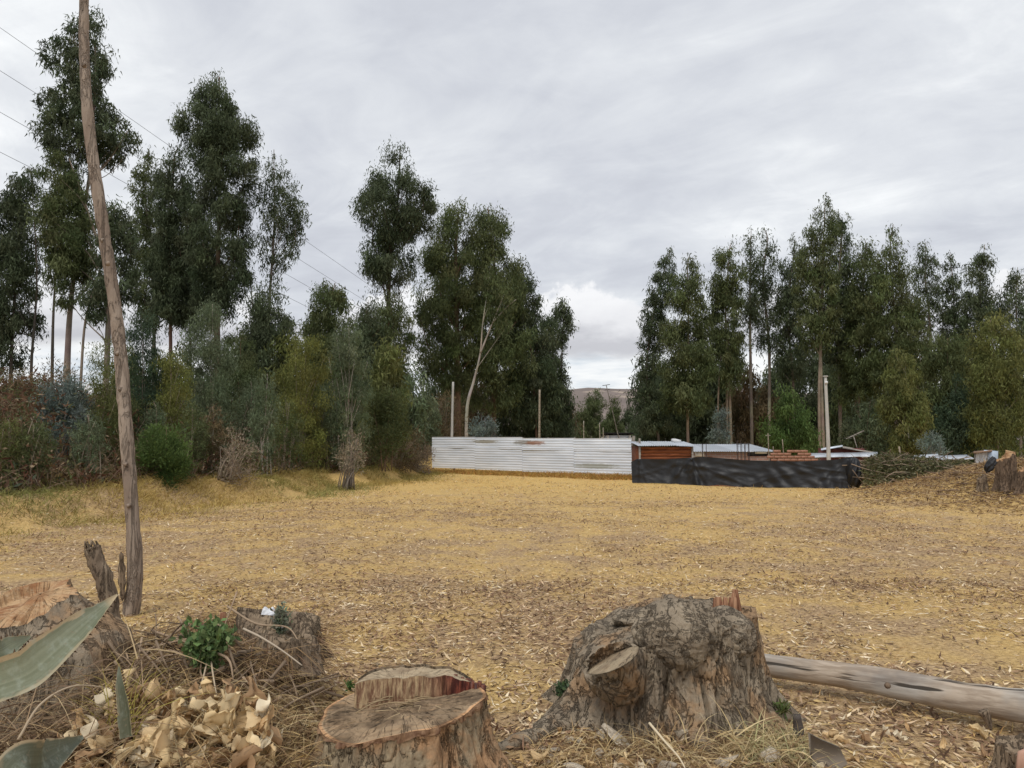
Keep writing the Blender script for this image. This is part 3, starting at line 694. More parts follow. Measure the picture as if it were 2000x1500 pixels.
# shrubs and saplings on the left bank and around the fence
SB = 'shrubs on the left bank'
def shrub(label, D, spine, pal, dens=.8, bark='grey', stems=8, leaf=.8, rc=None, droop=0, group=SB, name='shrub', cat='shrub', limbs=0):
    return tree(label, D, spine, None, dens * 1.2, pal, bark, r0=.03, limbs=limbs, name=name, cat=cat, group=group, leaf=leaf * .72, rc=rc, droop=droop, stems=stems)
shrub('silvery blue gum sapling left of the leaning bare trunk', 19, [(735, 125, 20), (770, 122, 42), (820, 125, 48), (870, 118, 40), (920, 105, 22)], 'blue', .62, 'pale', 9, .95)
shrub('olive leafy sapling between the blue gum sapling and the leaning bare trunk', 20, [(660, 225, 25), (710, 215, 45), (780, 205, 52), (850, 200, 52), (930, 195, 40)], 'olive', .6, 'tan', 8, .8, None, 1)
shrub('bluish dark sapling just right of the leaning bare trunk', 22, [(610, 275, 20), (660, 280, 38), (730, 280, 46), (810, 275, 48), (880, 272, 40)], 'teal', .8, 'grey', 6, .9, None, 1)
shrub('tall grey green gum sapling in the middle of the left bank', 25, [(590, 412, 22), (640, 408, 46), (700, 405, 56), (780, 410, 56), (850, 415, 50), (900, 415, 40)], 'grey', .75, 'pale', 8, .9, None, 1)
shrub('yellow green sapling left of the tall grey green one', 22, [(690, 330, 22), (740, 335, 42), (800, 335, 44), (850, 330, 42)], 'yellow', .6, 'tan', 8, .8, None, 1)
shrub('bright green bush low on the bank right of the leaning bare trunk', 19, [(835, 325, 24), (870, 325, 52), (905, 320, 56), (940, 318, 44), (955, 318, 25)], 'bright', 1.0, 'brown', 6, .9)
shrub('broad dark green bush behind the tall grey green sapling', 30, [(655, 470, 20), (700, 468, 36), (760, 470, 40), (830, 470, 42)], 'mid', .9, 'brown', 4, .9, None, 1)
shrub('pale slender sapling with several whitish stems near the dry bush', 23, [(730, 522, 14), (780, 520, 28), (830, 515, 30), (880, 512, 24), (915, 512, 12)], 'grey', .5, 'pale', 10, .9, None, 1)
shrub('large yellow olive sapling thicket right of the whitish stems', 27, [(670, 600, 36), (730, 595, 52), (800, 590, 58), (860, 585, 56), (910, 582, 48)], 'yellow', .75, 'tan', 10, .85, None, 1)
shrub('grey leaved sapling with thin pale stems before the rounded twin headed tree', 28, [(640, 680, 28), (700, 682, 42), (770, 680, 46), (840, 678, 44), (910, 676, 32)], 'grey', .6, 'pale', 12, .9, None, 1)
shrub('olive bush at the bank foot below the pointed dark tree', 30, [(760, 765, 30), (810, 762, 42), (860, 758, 45), (895, 755, 40)], 'mid', .8, 'brown', 6, .8)
shrub('bare dry pinkish shrub of thin twigs on the bank edge', 21, [(840, 462, 20), (880, 460, 38), (920, 455, 40), (955, 450, 20)], 'dry', .28, 'tan', 34, .7)
shrub('withered grey shrub at the field edge, left of the metal fence', 25, [(850, 690, 16), (890, 685, 30), (925, 682, 26)], 'dry', .3, 'grey', 26, .7)
shrub('heap of pale dead foliage against the left end of the metal fence', 36, [(868, 822, 14), (890, 815, 32), (918, 812, 36), (930, 812, 30)], 'dry', .8, 'tan', 12, .8)
shrub('brown withered bush beside the heap of dead foliage', 34, [(840, 800, 18), (870, 795, 36), (905, 775, 42), (925, 770, 36)], 'brown', .7, 'tan', 14, .7)
shrub('round blue grey gum bush peeking over the metal fence', 45, [(815, 945, 10), (830, 945, 24), (850, 945, 30), (872, 945, 30)], 'blue', 1.0, 'pale', 6, .9, None, 0, 'bushes behind the metal fence')
shrub('blue grey gum bush left of the white concrete post', 45, [(785, 838, 12), (815, 836, 24), (850, 836, 26), (880, 836, 24)], 'grey', .9, 'pale', 6, .9, None, 0, 'bushes behind the metal fence')
shrub('brown dead bush between the post and the blue grey bush', 47, [(780, 870, 20), (820, 868, 34), (860, 868, 36)], 'brown', .7, 'tan', 10, .8, None, 0, 'bushes behind the metal fence')
shrub('upright blue green gum bush over the brick house roof', 45, [(795, 1408, 5), (815, 1408, 14), (845, 1406, 20), (880, 1406, 22)], 'blue', .8, 'grey', 5, .9, None, 0, 'bushes around the houses')
shrub('small grey blue gum bush in front of the dark young tree near the shack', 34, [(845, 1822, 10), (865, 1822, 24), (888, 1822, 26)], 'blue', .6, 'grey', 6, .9, None, 0, 'bushes around the houses')
shrub('dark undergrowth bush on the bank at the left picture edge', 24, [(740, 20, 30), (790, 30, 55), (840, 35, 60)], 'brown', .5, 'dark', 12, .8)
shrub('olive brown bush behind the silvery sapling', 23, [(700, 130, 30), (750, 90, 55), (800, 80, 70), (850, 80, 70)], 'brown', .55, 'brown', 12, .8)
shrub('reddish brown dead fern heap low beside the leaning bare trunk', 17, [(930, 190, 38), (960, 190, 58), (985, 185, 50)], 'brown', .5, 'brown', 24, .8)

for (x, D, t_, w_, pal, lb) in ((60, 21, 850, 46, 'mid', 'low green bush at the bank foot near the left picture edge'), (375, 24, 800, 40, 'mid', 'green bush tucked behind the bright green bush on the bank'),
        (560, 25, 850, 34, 'mid', 'low green bush at the foot of the yellow olive thicket'), (640, 30, 780, 40, 'dark', 'dark bush between the olive thicket and the thin pale stems'),
        (725, 32, 760, 36, 'olive', 'olive bush right of the thin pale stems'), (415, 22, 905, 30, 'brown', 'brown low bush between the bright green bush and the pinkish dry shrub'),
        (245, 24, 760, 44, 'mid', 'green bush directly behind the leaning bare trunk'), (170, 22, 820, 38, 'grey', 'grey green sprouting bush right of the silvery sapling'), (490, 29, 740, 38, 'grey', 'grey leaved tall bush behind the whitish stems'),
        (15, 20, 900, 40, 'olive', 'olive low bush at the left picture edge above the field grass'), (300, 20, 780, 26, 'grey', 'thin grey green sapling rising behind the bright green bush')):
    t_ = min(t_, 815 - .06 * x); D = ground_D(x, t_ + 140)
    shrub(lb, D, [(t_, x, w_ * .3), (t_ + 30, x + 4, w_ * .8), (t_ + 75, x, w_), (t_ + 120, x - 4, w_ * .8)], pal, .6, 'tan', 12, .75, 8, .4)

# ------------------------------------------------------------------ undergrowth, grass, litter
def bank_undergrowth():
    g = Geo(); n = 70000
    Y = rng.uniform(12, 40, n); s = rng.random(n) ** 1.2 * 9 + .9; X = edge_x(Y) - s
    keep = n2d(X, Y, .5, 3, 21) + rng.random(n) * .5 > -.05; X, Y = X[keep], Y[keep]; n = len(X)
    z = terrain(X, Y); hgt = rng.random(n) ** 1.4 * (.55 + .9 * np.exp(-((s[keep] - 3.2) / 1.6) ** 2)) * np.clip(1 + 1.3 * n2d(X, Y, .7, 3, 5), .1, 2.2)
    p = np.stack([X, Y, z + hgt], -1)
    pal = np.array([(.11, .065, .04), (.16, .09, .05), (.09, .075, .035), (.30, .22, .14), (.12, .055, .035), (.10, .105, .04), (.085, .10, .04), (.13, .125, .055), (.11, .135, .085)])
    zone = np.clip(((n2d(X, Y, .5, 3, 91) + .75) / 1.5 * len(pal)).astype(int), 0, len(pal) - 1)
    c = pal[np.where(rng.random(n) < .5, zone, rng.integers(0, len(pal), n))] * rng.uniform(.7, 1.3, (n, 1))
    leaves(g, p, rng.normal(size=(n, 3)) + [0, 0, -.2], rng.uniform(.08, .24, n), rng.uniform(.02, .06, n), c)
    m = 5200; Y = rng.uniform(12, 40, m); X = edge_x(Y) - rng.random(m) * 8 - .8; b = np.stack([X, Y, terrain(X, Y)], -1)
    blades(g, b, rng.normal(size=(m, 3)) * [.5, .5, .2] + [0, 0, 1], rng.uniform(.4, 1.3, m), .018, rng.uniform(0, .4, m), np.array([(.20, .14, .10)]) * rng.uniform(.6, 1.7, (m, 1)))
    tag(g.obj('undergrowth', M_LEAF), 'tangle of brown dead ferns and twigs covering the left bank', 'undergrowth', kind='stuff')
bank_undergrowth()
def bank_grass():
    g = Geo()
    n = 46000; Y = 9 + rng.random(n) ** .8 * 30; s = rng.normal(.7, .95, n); X = edge_x(Y) - s
    tuft = n2d(X, Y, 1.3, 2, 31) > -.35; X, Y, s = X[tuft], Y[tuft], s[tuft]; n = len(X)
    p = np.stack([X, Y, terrain(X, Y) - .01], -1)
    a = np.array([(.46, .34, .12)]); b = np.array([(.25, .25, .085)]); t = sstep(n2d(X, Y, .4, 2, 41) * .8 + .45)[:, None]
    c = (a * (1 - t) + b * t) * rng.uniform(.6, 1.35, (n, 1))
    blades(g, p, rng.normal(size=(n, 3)) * [.45, .45, .15] + [.12, -.1, 1], rng.uniform(.12, .38, n), .012, rng.uniform(.2, .8, n), c, 2)
    n = 9000; Y = rng.uniform(13, 30, n); X = edge_x(Y) - rng.uniform(1, 7, n); k = n2d(X, Y, .45, 3, 77) > .08; X, Y = X[k], Y[k]; n = len(X)
    p = np.stack([X, Y, terrain(X, Y)], -1)
    blades(g, p, rng.normal(size=(n, 3)) * [.4, .4, .1] + [0, 0, 1], rng.uniform(.2, .6, n), .012, rng.uniform(.2, .7, n), np.array([(.33, .23, .09)]) * rng.uniform(.5, 1.3, (n, 1)))
    # foot of the metal fence
    n = 12000; t = rng.random(n); X = -4.5 + t * 10.2; Y0 = 41.5 - t * 7.3; Y = Y0 - .3 - rng.random(n) ** 1.3 * 3.6
    p = np.stack([X, Y, terrain(X, Y) - .01], -1)
    blades(g, p, rng.normal(size=(n, 3)) * [.4, .4, .1] + [0, -.1, 1], rng.uniform(.10, .34, n), .02, rng.uniform(.2, .8, n), np.array([(.42, .25, .075)]) * rng.uniform(.55, 1.25, (n, 1)) * (1 + .1 * rng.normal(size=(n, 3))))
    # mound at the right
    n = 9000; X = rng.normal(12, 2.0, n); Y = rng.normal(18.8, 2.4, n); k = terrain(X, Y) > .12; X, Y = X[k], Y[k]; n = len(X)
    p = np.stack([X, Y, terrain(X, Y) - .01], -1)
    blades(g, p, rng.normal(size=(n, 3)) * [.7, .7, .2] + [0, 0, .7], rng.uniform(.08, .3, n), .012, rng.uniform(.3, .9, n), np.array([(.40, .27, .12)]) * rng.uniform(.4, 1.3, (n, 1)))
    tag(g.obj('tall_grass', M_STRAW), 'tall dry grass along the field edge, the fence foot and the mound', 'grass', kind='stuff')
bank_grass()
def mound_debris():
    g = Geo(); n = 16000; X = rng.normal(12.2, 1.7, n); Y = rng.normal(18.6, 1.9, n); k = terrain(X, Y) > .10; X, Y = X[k], Y[k]; n = len(X)
    p = np.stack([X, Y, terrain(X, Y) + rng.random(n) * .05], -1); pal = np.array([(.20, .13, .08), (.34, .23, .13), (.50, .38, .22), (.14, .09, .06), (.42, .28, .14)])
    leaves(g, p, rng.normal(size=(n, 3)) * [1, 1, .35], rng.uniform(.06, .2, n), rng.uniform(.012, .03, n), pal[rng.integers(0, 5, n)] * rng.uniform(.7, 1.2, (n, 1)))
    for i in range(120):
        j = rng.integers(n); d = rng.normal(size=3) * [1, .8, .2]; d = d / np.linalg.norm(d) * rng.uniform(.12, .4); tube(g, resample([p[j] - d, p[j] + [0, 0, .04], p[j] + d], 4), np.linspace(.012, .005, 4), 4, np.array((.20, .14, .10)) * rng.uniform(.5, 1.8))
    tag(g.obj('mound_debris', M_DRY), 'brown twigs and dead leaves strewn over the mound at the right', 'debris', kind='stuff')
mound_debris()
def field_points(n, d0, d1, power):
    Y = d0 + (d1 - d0) * rng.random(n) ** power; X = rng.uniform(-.74, .74, n) * (Y + .8)
    k = (edge_x(Y) - X < .4) & ~((Y > 26.5 + .0 * X) & (X > 5.4))
    return X[k], Y[k]
def field_cover():
    g = Geo()
    LP = np.array([(.72, .57, .37), (.62, .46, .28), (.46, .32, .20), (.13, .08, .05), (.84, .71, .50), (.30, .19, .12), (.70, .51, .23)])
    for (n, d0, d1, pw, sc) in ((60000, 2.6, 9, .9, 1.0), (80000, 8, 20, .75, 1.1), (44000, 18, 36, .7, 1.6)):
        X, Y = field_points(n, d0, d1, pw)
        patch = n2d(X, Y, .55, 4, 51) + .5 * n2d(X, Y, 2.2, 2, 53)
        k = patch + rng.random(len(X)) * .9 - .022 * np.maximum(0, Y - 6) > .08; X, Y, patch = X[k], Y[k], patch[k]; n = len(X)
        p = np.stack([X, Y, terrain(X, Y) + rng.random(n) * .02 * sc], -1)
        d = rng.normal(size=(n, 3)) * [1, 1, .13]
        idx = np.where((rng.random(n) < .17 + .15 * (patch > .05)), rng.choice([3, 5], n), rng.integers(0, 7, n)); c = LP[idx] * rng.uniform(.7, 1.2, (n, 1))
        brown = (patch > .12)[:, None]; c = np.where(brown, c * [.86, .80, .78], c)
        leaves(g, p, d, rng.uniform(.03, .105, n) * sc, rng.uniform(.007, .019, n) * sc, c, np.array([[0, 0, 1.0]]) + rng.normal(0, .3, (n, 3)), rng.normal(0, .16, n))
    tag(g.obj('leaf_litter', M_DRY), 'pale and brown fallen eucalyptus leaves strewn over the field', 'leaf litter', kind='stuff')
    g = Geo()
    for (n, d0, d1, pw, sc) in ((36000, 2.6, 10, .85, 1.0), (42000, 9, 22, .75, 1.6), (34000, 20, 36, .7, 2.6)):
        X, Y = field_points(n, d0, d1, pw)
        pt = n2d(X, Y, .9, 3, 61); k = pt + rng.random(len(X)) * .7 > .15; X, Y, pt = X[k], Y[k], pt[k]; n = len(X)
        p = np.stack([X, Y, terrain(X, Y) - .004], -1)
        c = np.array([(.67, .462, .188)]) * rng.uniform(.55, 1.25, (n, 1)) * (1 + .06 * rng.normal(size=(n, 3)))
        gold = sstep((Y - 21) / 10)[:, None]; c = c * (1 - gold) + c * [1.04, .96, .78] * gold
        green = ((edge_x(Y) - X > -2.5) & (rng.random(n) < .5))[:, None]; c = np.where(green, c * [.75, .85, .75], c)
        blades(g, p, rng.normal(size=(n, 3)) * [.9, .9, .15] + [0, 0, .38], rng.uniform(.04, .12, n) * sc ** .6, .0036 * sc, rng.uniform(.1, .7, n), c, 2)
    tag(g.obj('straw_grass', M_STRAW), 'short bleached straw grass covering the field', 'grass', kind='stuff')
field_cover()

# ------------------------------------------------------------------ metal fence
def corrugated(L, Hh, pitch=.125, amp=.008, along=True, nx=10, bow=.012, seed=0):
    """sheet in local x (length) and z (height); ridges run along x when along, else along z"""
    g = Geo()
    if along: zs = np.linspace(0, Hh, max(9, int(Hh / pitch * 6))); xs = np.linspace(0, L, nx)
    else: xs = np.linspace(0, L, max(9, int(L / pitch * 6))); zs = np.linspace(0, Hh, nx)
    X, Z = np.meshgrid(xs, zs)
    Y = amp * np.sin((Z if along else X) / pitch * 2 * np.pi) + bow * n2d(X, Z, 1.1, 2, seed)
    loft(g, np.stack([X, Y, Z], -1), wrap=False); loft(g, np.stack([X, Y + .003, Z], -1)[::-1], wrap=False)
    return g
A = np.array([-4.33, 42.0]); B = np.array([5.32, 34.5]); FL = float(np.linalg.norm(B - A)); fang = math.atan2(B[1] - A[1], B[0] - A[0])
fence = thing('metal_fence', 'long low fence of white corrugated metal sheets at the end of the field', 'fence', (A[0], A[1], 0), fang)
def fence_top(x): return 1.80 - .13 * x / FL
for i in range(4):
    x0 = FL * i / 4; L = FL / 4
    g = corrugated(L + .04, 1.14, seed=i * 3 + 1, bow=.045)
    g.V = [v + [x0, -.03 - .005 * (i % 2), .13 - .035 * i] for v in g.V]
    o = g.obj('metal_sheet', M_FENCE, fence, True)
    zt = fence_top(x0 + L / 2) + (.0, .010, -.008, .004)[i]
    g = corrugated(L + .04, zt - (1.20 - .035 * i), seed=i * 3 + 2, bow=.045)
    g.V = [np.stack([v[:, 0] + x0, v[:, 1] - .055 + .006 * (i % 2) + .03 * (v[:, 2] / .6), v[:, 2] + 1.20 - .035 * i], -1) for v in g.V]
    g.obj('metal_sheet', M_FENCE, fence, True)
for i in range(9):
    g = Geo(); x = FL * i / 8; box(g, (x, .09, .86), (.07, .07, 1.75), C=(.8, .8, .8)); g.obj('post', M_POST, fence)
for z in (.5, 1.2, 1.6):
    g = Geo(); box(g, (FL / 2, .045, z - .05), (FL, .04, .07)); g.obj('rail', M_POST, fence)

def pole(name, label, cat, xb, yt, xt, D, r, C=(1, 1, 1), mat=M_POST, group=None, taper=.75):
    b = G(xb, D); t = P(xt, yt, D); o = thing(name, label, cat, b, 0, group)
    g = Geo(); path = resample([b - [0, 0, .2], b * .5 + t * .5 + [rng.normal(0, .02), 0, 0], t], 12)
    tube(g, path, np.linspace(r, r * taper, 12), 9, C, .06); g.obj('shaft', mat, o, True, b)
    return o, b, t
PG = 'poles behind the metal fence'
o, b, t = pole('concrete_post', 'whitish concrete post rising behind the left part of the metal fence', 'post', 882, 746, 885, 44, .085, mat=M_CONC, group=PG)
g = Geo(); box(g, t - b + [0, 0, -.5], (.20, .05, .04)); g.obj('bracket', M_IRON, o)
o, b, t = pole('wooden_post', 'grey wooden post rising behind the middle of the metal fence', 'post', 1053, 761, 1054, 43, .07, (.9, .85, .75), group=PG)
g = Geo(); box(g, t - b + [0, 0, -.12], (.1, .03, .03)); g.obj('bracket', M_IRON, o)
o, b, t = pole('leaning_mast', 'thin leaning mast with a small crossbar in the gap', 'mast', 1226, 752, 1184, 42, .028, (.5, .5, .5), group=PG)
g = Geo(); box(g, t - b, (.42, .03, .03), (0, -.15, 0)); box(g, t - b + [.06, 0, -.25], (.3, .025, .025), (0, -.15, 0)); g.obj('crossbar', M_IRON, o)
for x, yt, lb in ((1140, 822, 'short grey stake behind the right part of the metal fence'), (1171, 826, 'stake left of the dark roof behind the fence'), (1178, 835, 'shorter stake touching the dark roof behind the fence')):
    pole('stake', lb, 'stake', x, yt, x, 44, .035, (.8, .8, .75), group='stakes behind the metal fence')
# return of the fence: rough posts at its right end
for i, (x, yt, r, lb) in enumerate(((1237, 851, .075, 'tall grey post at the right end of the metal fence'), (1243, 862, .06, 'crooked grey post next to the fence end post'), (1250, 856, .055, 'thin grey post nearest the wooden shed'))):
    pole('end_post', lb, 'post', x, yt, x + (1, 2, -1)[i], 33.2 - .6 * i, r, (.75, .74, .72), group='posts between the metal fence and the shed')
def dark_shack():
    D = 46; b = G(1208, D); o = thing('dark_roofed_shack', 'small shack with a dark flat roof peeking over the fence end', 'shack', b)
    s = D / F; w_ = 56 * s; zt = P(1208, 847, D)[2] - b[2]
    g = Geo(); box(g, (0, .8, zt - .03), (w_, 2.0, .07), (R(-3), 0, 0)); g.obj('roof', M_DARK, o)
    g = Geo(); box(g, (0, .7, (zt - .08) / 2), (w_ * .85, 1.4, zt - .10)); g.obj('wall', M_CLOTH, o)
    for k in (-1, 0, 1):
        g = Geo(); box(g, (k * w_ * .38, -.1, (zt - .1) / 2), (.07, .07, zt - .1)); g.obj('post', M_POST, o)
dark_shack()

# ------------------------------------------------------------------ tarp
def tarp():
    o = thing('black_tarp', 'long black plastic sheet hung as a low fence in front of the houses', 'tarp', (0, 0, 0))
    nu, nv = 320, 44
    px = np.linspace(1233, 1664, nu); D = 28.6 - (px - 1233) / 431 * 3.4
    tops = np.interp(px, [1233, 1245, 1300, 1375, 1460, 1560, 1630, 1664], [902, 896, 897, 892, 899, 901, 898, 892])
    bots = np.interp(px, [1233, 1245, 1300, 1335, 1375, 1450, 1550, 1664], [936, 941, 943, 946, 945, 949, 951, 953])
    V = np.zeros((nv, nu, 3)); v = np.linspace(0, 1, nv)
    for j in range(nu):
        t = P(px[j], tops[j], D[j]); b = P(px[j], bots[j], D[j]); gz = float(terrain(t[0], D[j]))
        V[:, j] = t * (1 - v)[:, None] + np.array([t[0], D[j], min(b[2], gz + .02)]) * v[:, None]
    X = V[..., 0]; v2 = v[:, None] * np.ones((1, nu)); u = (px - 1233)[None] / 431 * np.ones((nv, 1))
    f = 0
    for (u0, sl, k, amp) in ((.22, .9, 62, .05), (.30, -.55, 48, .05), (.72, -1.2, 44, .06), (.95, -.5, 55, .045)):
        wgt = np.exp(-((u - u0 - (v2 - .3) * .12 * sl) / .11) ** 2)
        f = f + amp * wgt * np.sin((u - u0) * k * 2 + v2 * sl * 7 + 2 * n2d(X, V[..., 2], 1.2, 2, 3))
    f = f + .07 * n2d(X * .5, V[..., 2], 1.0, 2, 7) + .045 * n2d(X + V[..., 2] * .8, V[..., 2] * 1.6 - X * .35, 3.0, 3, 12)
    f = f + .035 * np.sin(X * 5.2 + 3 * v2 + 2.5 * n2d(X, V[..., 2], .9, 2, 19))
    f = f * .45
    for k in range(30):
        x0 = rng.uniform(X.min(), X.max()); z0 = rng.uniform(-.1, 1.05); a_ = rng.choice([-1, 1]) * rng.uniform(.05, .5); l_ = rng.uniform(.6, 2.2); w_ = rng.uniform(.04, .11)
        dx, dz = X - x0, V[..., 2] - z0; al = dx * math.cos(a_) + dz * math.sin(a_); ac = -dx * math.sin(a_) + dz * math.cos(a_) - .08 * al ** 2 * rng.uniform(-1, 1)
        f = f + rng.uniform(.006, .022) * np.exp(-(ac / w_) ** 2 - (al / l_) ** 4)
    for (u0, z0, n_) in ((.30, .95, 7), (.985, .95, 9), (.04, .9, 5)):       # folds fanning from where it is tied up
        for k in range(n_):
            a_ = -math.pi / 2 + (k - n_ / 2) * .2 + rng.normal(0, .05); x0 = X.min() + u0 * (X.max() - X.min()); dx, dz = X - x0, V[..., 2] - z0
            al = dx * math.cos(a_) + dz * math.sin(a_); ac = -dx * math.sin(a_) + dz * math.cos(a_)
            f = f + .028 * np.exp(-(ac / (.03 + .05 * np.abs(al))) ** 2) * (al > 0) * np.exp(-(al / 1.4) ** 2)
    V[..., 1] -= (f + .12 * v2 ** 2) * (1.05 - .5 * (1 - v2) ** 3)
    g = Geo(); loft(g, V, wrap=False); V2 = V.copy(); V2[..., 1] += .006; loft(g, V2[::-1], wrap=False)
    g.obj('sheet', M_TARP, o, True)
    g = Geo(); c0 = P(1668, 925, 25.1); n1, n2 = 48, 30
    th = np.linspace(0, 2 * np.pi, n1, endpoint=False); ph = np.linspace(.02, np.pi - .02, n2)
    TH, PH = np.meshgrid(th, ph); d = np.stack([np.sin(PH) * np.cos(TH), np.sin(PH) * np.sin(TH), np.cos(PH)], -1)
    r = 1 + .16 * fbm(d * 2.2, 3, 5) + .10 * np.sin(TH * 7 + PH * 6) * np.sin(PH)
    loft(g, c0 + d * r[..., None] * [.22, .26, .50]); g.obj('bundled_end', M_TARP, o, True)
    for x in (1245, 1310, 1378, 1450, 1520, 1590, 1655):
        g = Geo(); Dp = 28.6 - (x - 1233) / 431 * 3.4 + .12; t = P(x, 897, Dp); bz = float(terrain(t[0], Dp))
        box(g, (t[0], Dp, (t[2] + bz) / 2 - .1), (.06, .06, t[2] - bz + .1)); g.obj('support_post', M_POST, o)
tarp()

# ------------------------------------------------------------------ houses
def shed():
    D = 31.0; b = G(1300, D); o = thing('wooden_shed', 'low shed of reddish brown boards with a light metal roof behind the tarp', 'shed', b)
    x0, x1 = (1250 - 1300) * D / F, (1349 - 1300) * D / F; zt = P(1300, 872, D)[2] - b[2]
    g = Geo(); box(g, ((x0 + x1) / 2, .06, zt / 2 - .02), (x1 - x0 - .02, .03, zt - .02)); g.obj('backing', M_DARK, o)
    n = 11; h = zt / n
    for i in range(n):
        g = Geo(); c = rng.uniform(.7, 1.25); box(g, ((x0 + x1) / 2 + rng.normal(0, .01), rng.uniform(-.012, .012), h * (i + .5)), (x1 - x0, .03, h - .014), (0, rng.normal(0, .004), 0), (c, c, c)); g.obj('board', M_PLANK, o)
    for x in (x0 - .03, x1 + .04):
        g = Geo(); box(g, (x, -.01, zt / 2), (.07, .07, zt)); g.obj('corner_post', M_POST, o)
    g = Geo(); box(g, (x0, 1.1, zt / 2), (.05, 2.1, zt), C=(.8, .8, .8)); g.obj('side_wall', M_PLANK, o)
    g = Geo(); box(g, (x1, 1.1, zt / 2), (.05, 2.1, zt), C=(.8, .8, .8)); g.obj('side_wall', M_PLANK, o)
    L = (x1 - x0 + .26) / 3
    for i in range(3):
        g = corrugated(L + .03, 2.4, .09, .012, False, 5, .01, i); Rm = rotm(R(-86), 0, 0)
        g.V = [v @ Rm.T + [x0 - .12 + i * L, -.22, zt + .03 + .006 * (i % 2)] for v in g.V]
        g.C = [c * (.66, .62, .70)[i] for c in g.C]
        g.obj('roof_sheet', M_ZINC, o, True)
    g = Geo(); box(g, ((x0 + x1) / 2 + (x1 - x0) * .38, 1.7, zt + .22), (.3, .3, .14), (0, .2, .3)); g.obj('roof_block', M_WHITE, o)
shed()
def brick_house():
    D = 35.5; b = G(1430, D); s = D / F; o = thing('brick_house', 'small unplastered brick house with pale metal roof and one dark window', 'house', b)
    x0, x1 = (1356 - 1430) * s, (1500 - 1430) * s; ze = P(1430, 881, D)[2] - b[2]
    wx0, wx1 = (1457 - 1430) * s, (1497 - 1430) * s; wz1 = P(1430, 880.5, D)[2] - b[2] - .02; wz0 = P(1430, 891, D)[2] - b[2]
    g = Geo(); box(g, ((x0 + wx0) / 2, 0, ze / 2), (wx0 - x0, .15, ze)); box(g, ((wx1 + x1) / 2, 0, ze / 2), (x1 - wx1, .15, ze)); box(g, ((wx0 + wx1) / 2, 0, wz0 / 2), (wx1 - wx0, .15, wz0))
    box(g, (x0 + .07, 1.8, ze / 2), (.15, 3.4, ze)); box(g, (x1 - .07, 1.8, ze / 2), (.15, 3.4, ze)); g.obj('wall', M_BRICK, o)
    wn = Geo(); zc_, hh = (wz0 + wz1) / 2, wz1 - wz0; xc_, ww = (wx0 + wx1) / 2, wx1 - wx0
    for q in ((xc_, wz0 + .02, ww, .04), (xc_, wz1 - .02, ww, .04)): box(wn, (q[0], .02, q[1]), (q[2], .06, q[3]))
    for x in (wx0 + .02, xc_, wx1 - .02): box(wn, (x, .02, zc_), (.04, .055, hh - .08))
    wo_ = wn.obj('window', M_IRON, o)
    g = Geo(); box(g, (xc_, .05, zc_), (ww, .01, hh)); g.obj('pane', M_GLASS, wo_)
    g = Geo(); box(g, (wx0 + .62, -.1, wz1 - .06), (.55, .02, .10), (.25, 0, 0)); g.obj('awning', M_ZINC, o)
    g = Geo(); box(g, ((1364 - 1430) * s, -.09, P(0, 887, D)[2] - b[2]), (.42, .03, .22)); g.obj('door_panel', M_WHITE, o)
    g = Geo(); box(g, ((x0 + x1) / 2, .0, ze - .03 + .002), (x1 - x0 + .1, .18, .05)); g.obj('beam', M_POST, o)
    L = (x1 - x0 + .3) / 4
    for i in range(4):
        g = corrugated(L + .04, 4.0, .10, .013, False, 5, .012, i + 9); Rm = rotm(R(-85.5), 0, 0)
        g.V = [v @ Rm.T + [x0 - .1 + i * L, -.3, ze - .02 + .007 * (i % 2)] for v in g.V]
        g.C = [c * (.66, .58, .72, .62)[i] for c in g.C]
        g.obj('roof_sheet', M_ZINC, o, True)
brick_house()
def low_wall():
    D = 31; b = G(1545, D); o = thing('brick_wall', 'low rough wall of reddish bricks right of the brick house', 'wall', b)
    s = D / F; z = P(1545, 889, D)[2] - b[2]; bw, bh = .27, .115
    x0 = -48 * s; nrow = int(z / bh) + 1; body = Geo()
    box(body, (0, .05, (nrow - 5) * bh / 2), (96 * s, .12, (nrow - 5) * bh)); body.obj('lower_wall', M_BRICK, o)
    me = None
    for r_ in range(nrow - 5, nrow + 1):
        for k in range(int(96 * s / bw)):
            if r_ == nrow and rng.random() < .55: continue
            if r_ == nrow - 1 and rng.random() < .2: continue
            if me is None:
                g = Geo(); box(g, (0, 0, 0), (bw - .015, .13, bh - .015), C=(.40, .21, .145)); me = g.mesh('brick'); me.materials.append(M_PLAIN)
            q = bpy.data.objects.new('brick', me); COL.objects.link(q); q.parent = o
            q.location = (x0 + (k + .5 + .5 * (r_ % 2)) * bw, .04 + rng.normal(0, .006), (r_ + .5) * bh); q.rotation_euler = (0, 0, rng.normal(0, .02))
low_wall()
def rebar(x, yt, lb):
    D = 30.0; b = G(x, D); o = thing('rebar_column', lb, 'rebar column', b, rng.uniform(-.2, .2), 'rebar columns before the brick house')
    H = P(x, yt, D)[2] - b[2]
    for sx_ in (-.07, .07):
        for sy_ in (-.07, .07):
            g = Geo(); tube(g, resample([(sx_, sy_, 0), (sx_ * rng.uniform(.8, 1.3), sy_, H * rng.uniform(.93, 1.03))], 4), .011, 6); g.obj('bar', M_IRON, o)
    for z in np.arange(.3, H - .1, .3):
        g = Geo()
        for q in ((0, -.078, .17, .012), (0, .078, .17, .012)): box(g, (q[0], q[1], z), (q[2], .012, .012))
        for q in (-.078, .078): box(g, (q, 0, z + .0005), (.012, .144, .011))
        g.obj('stirrup', M_IRON, o)
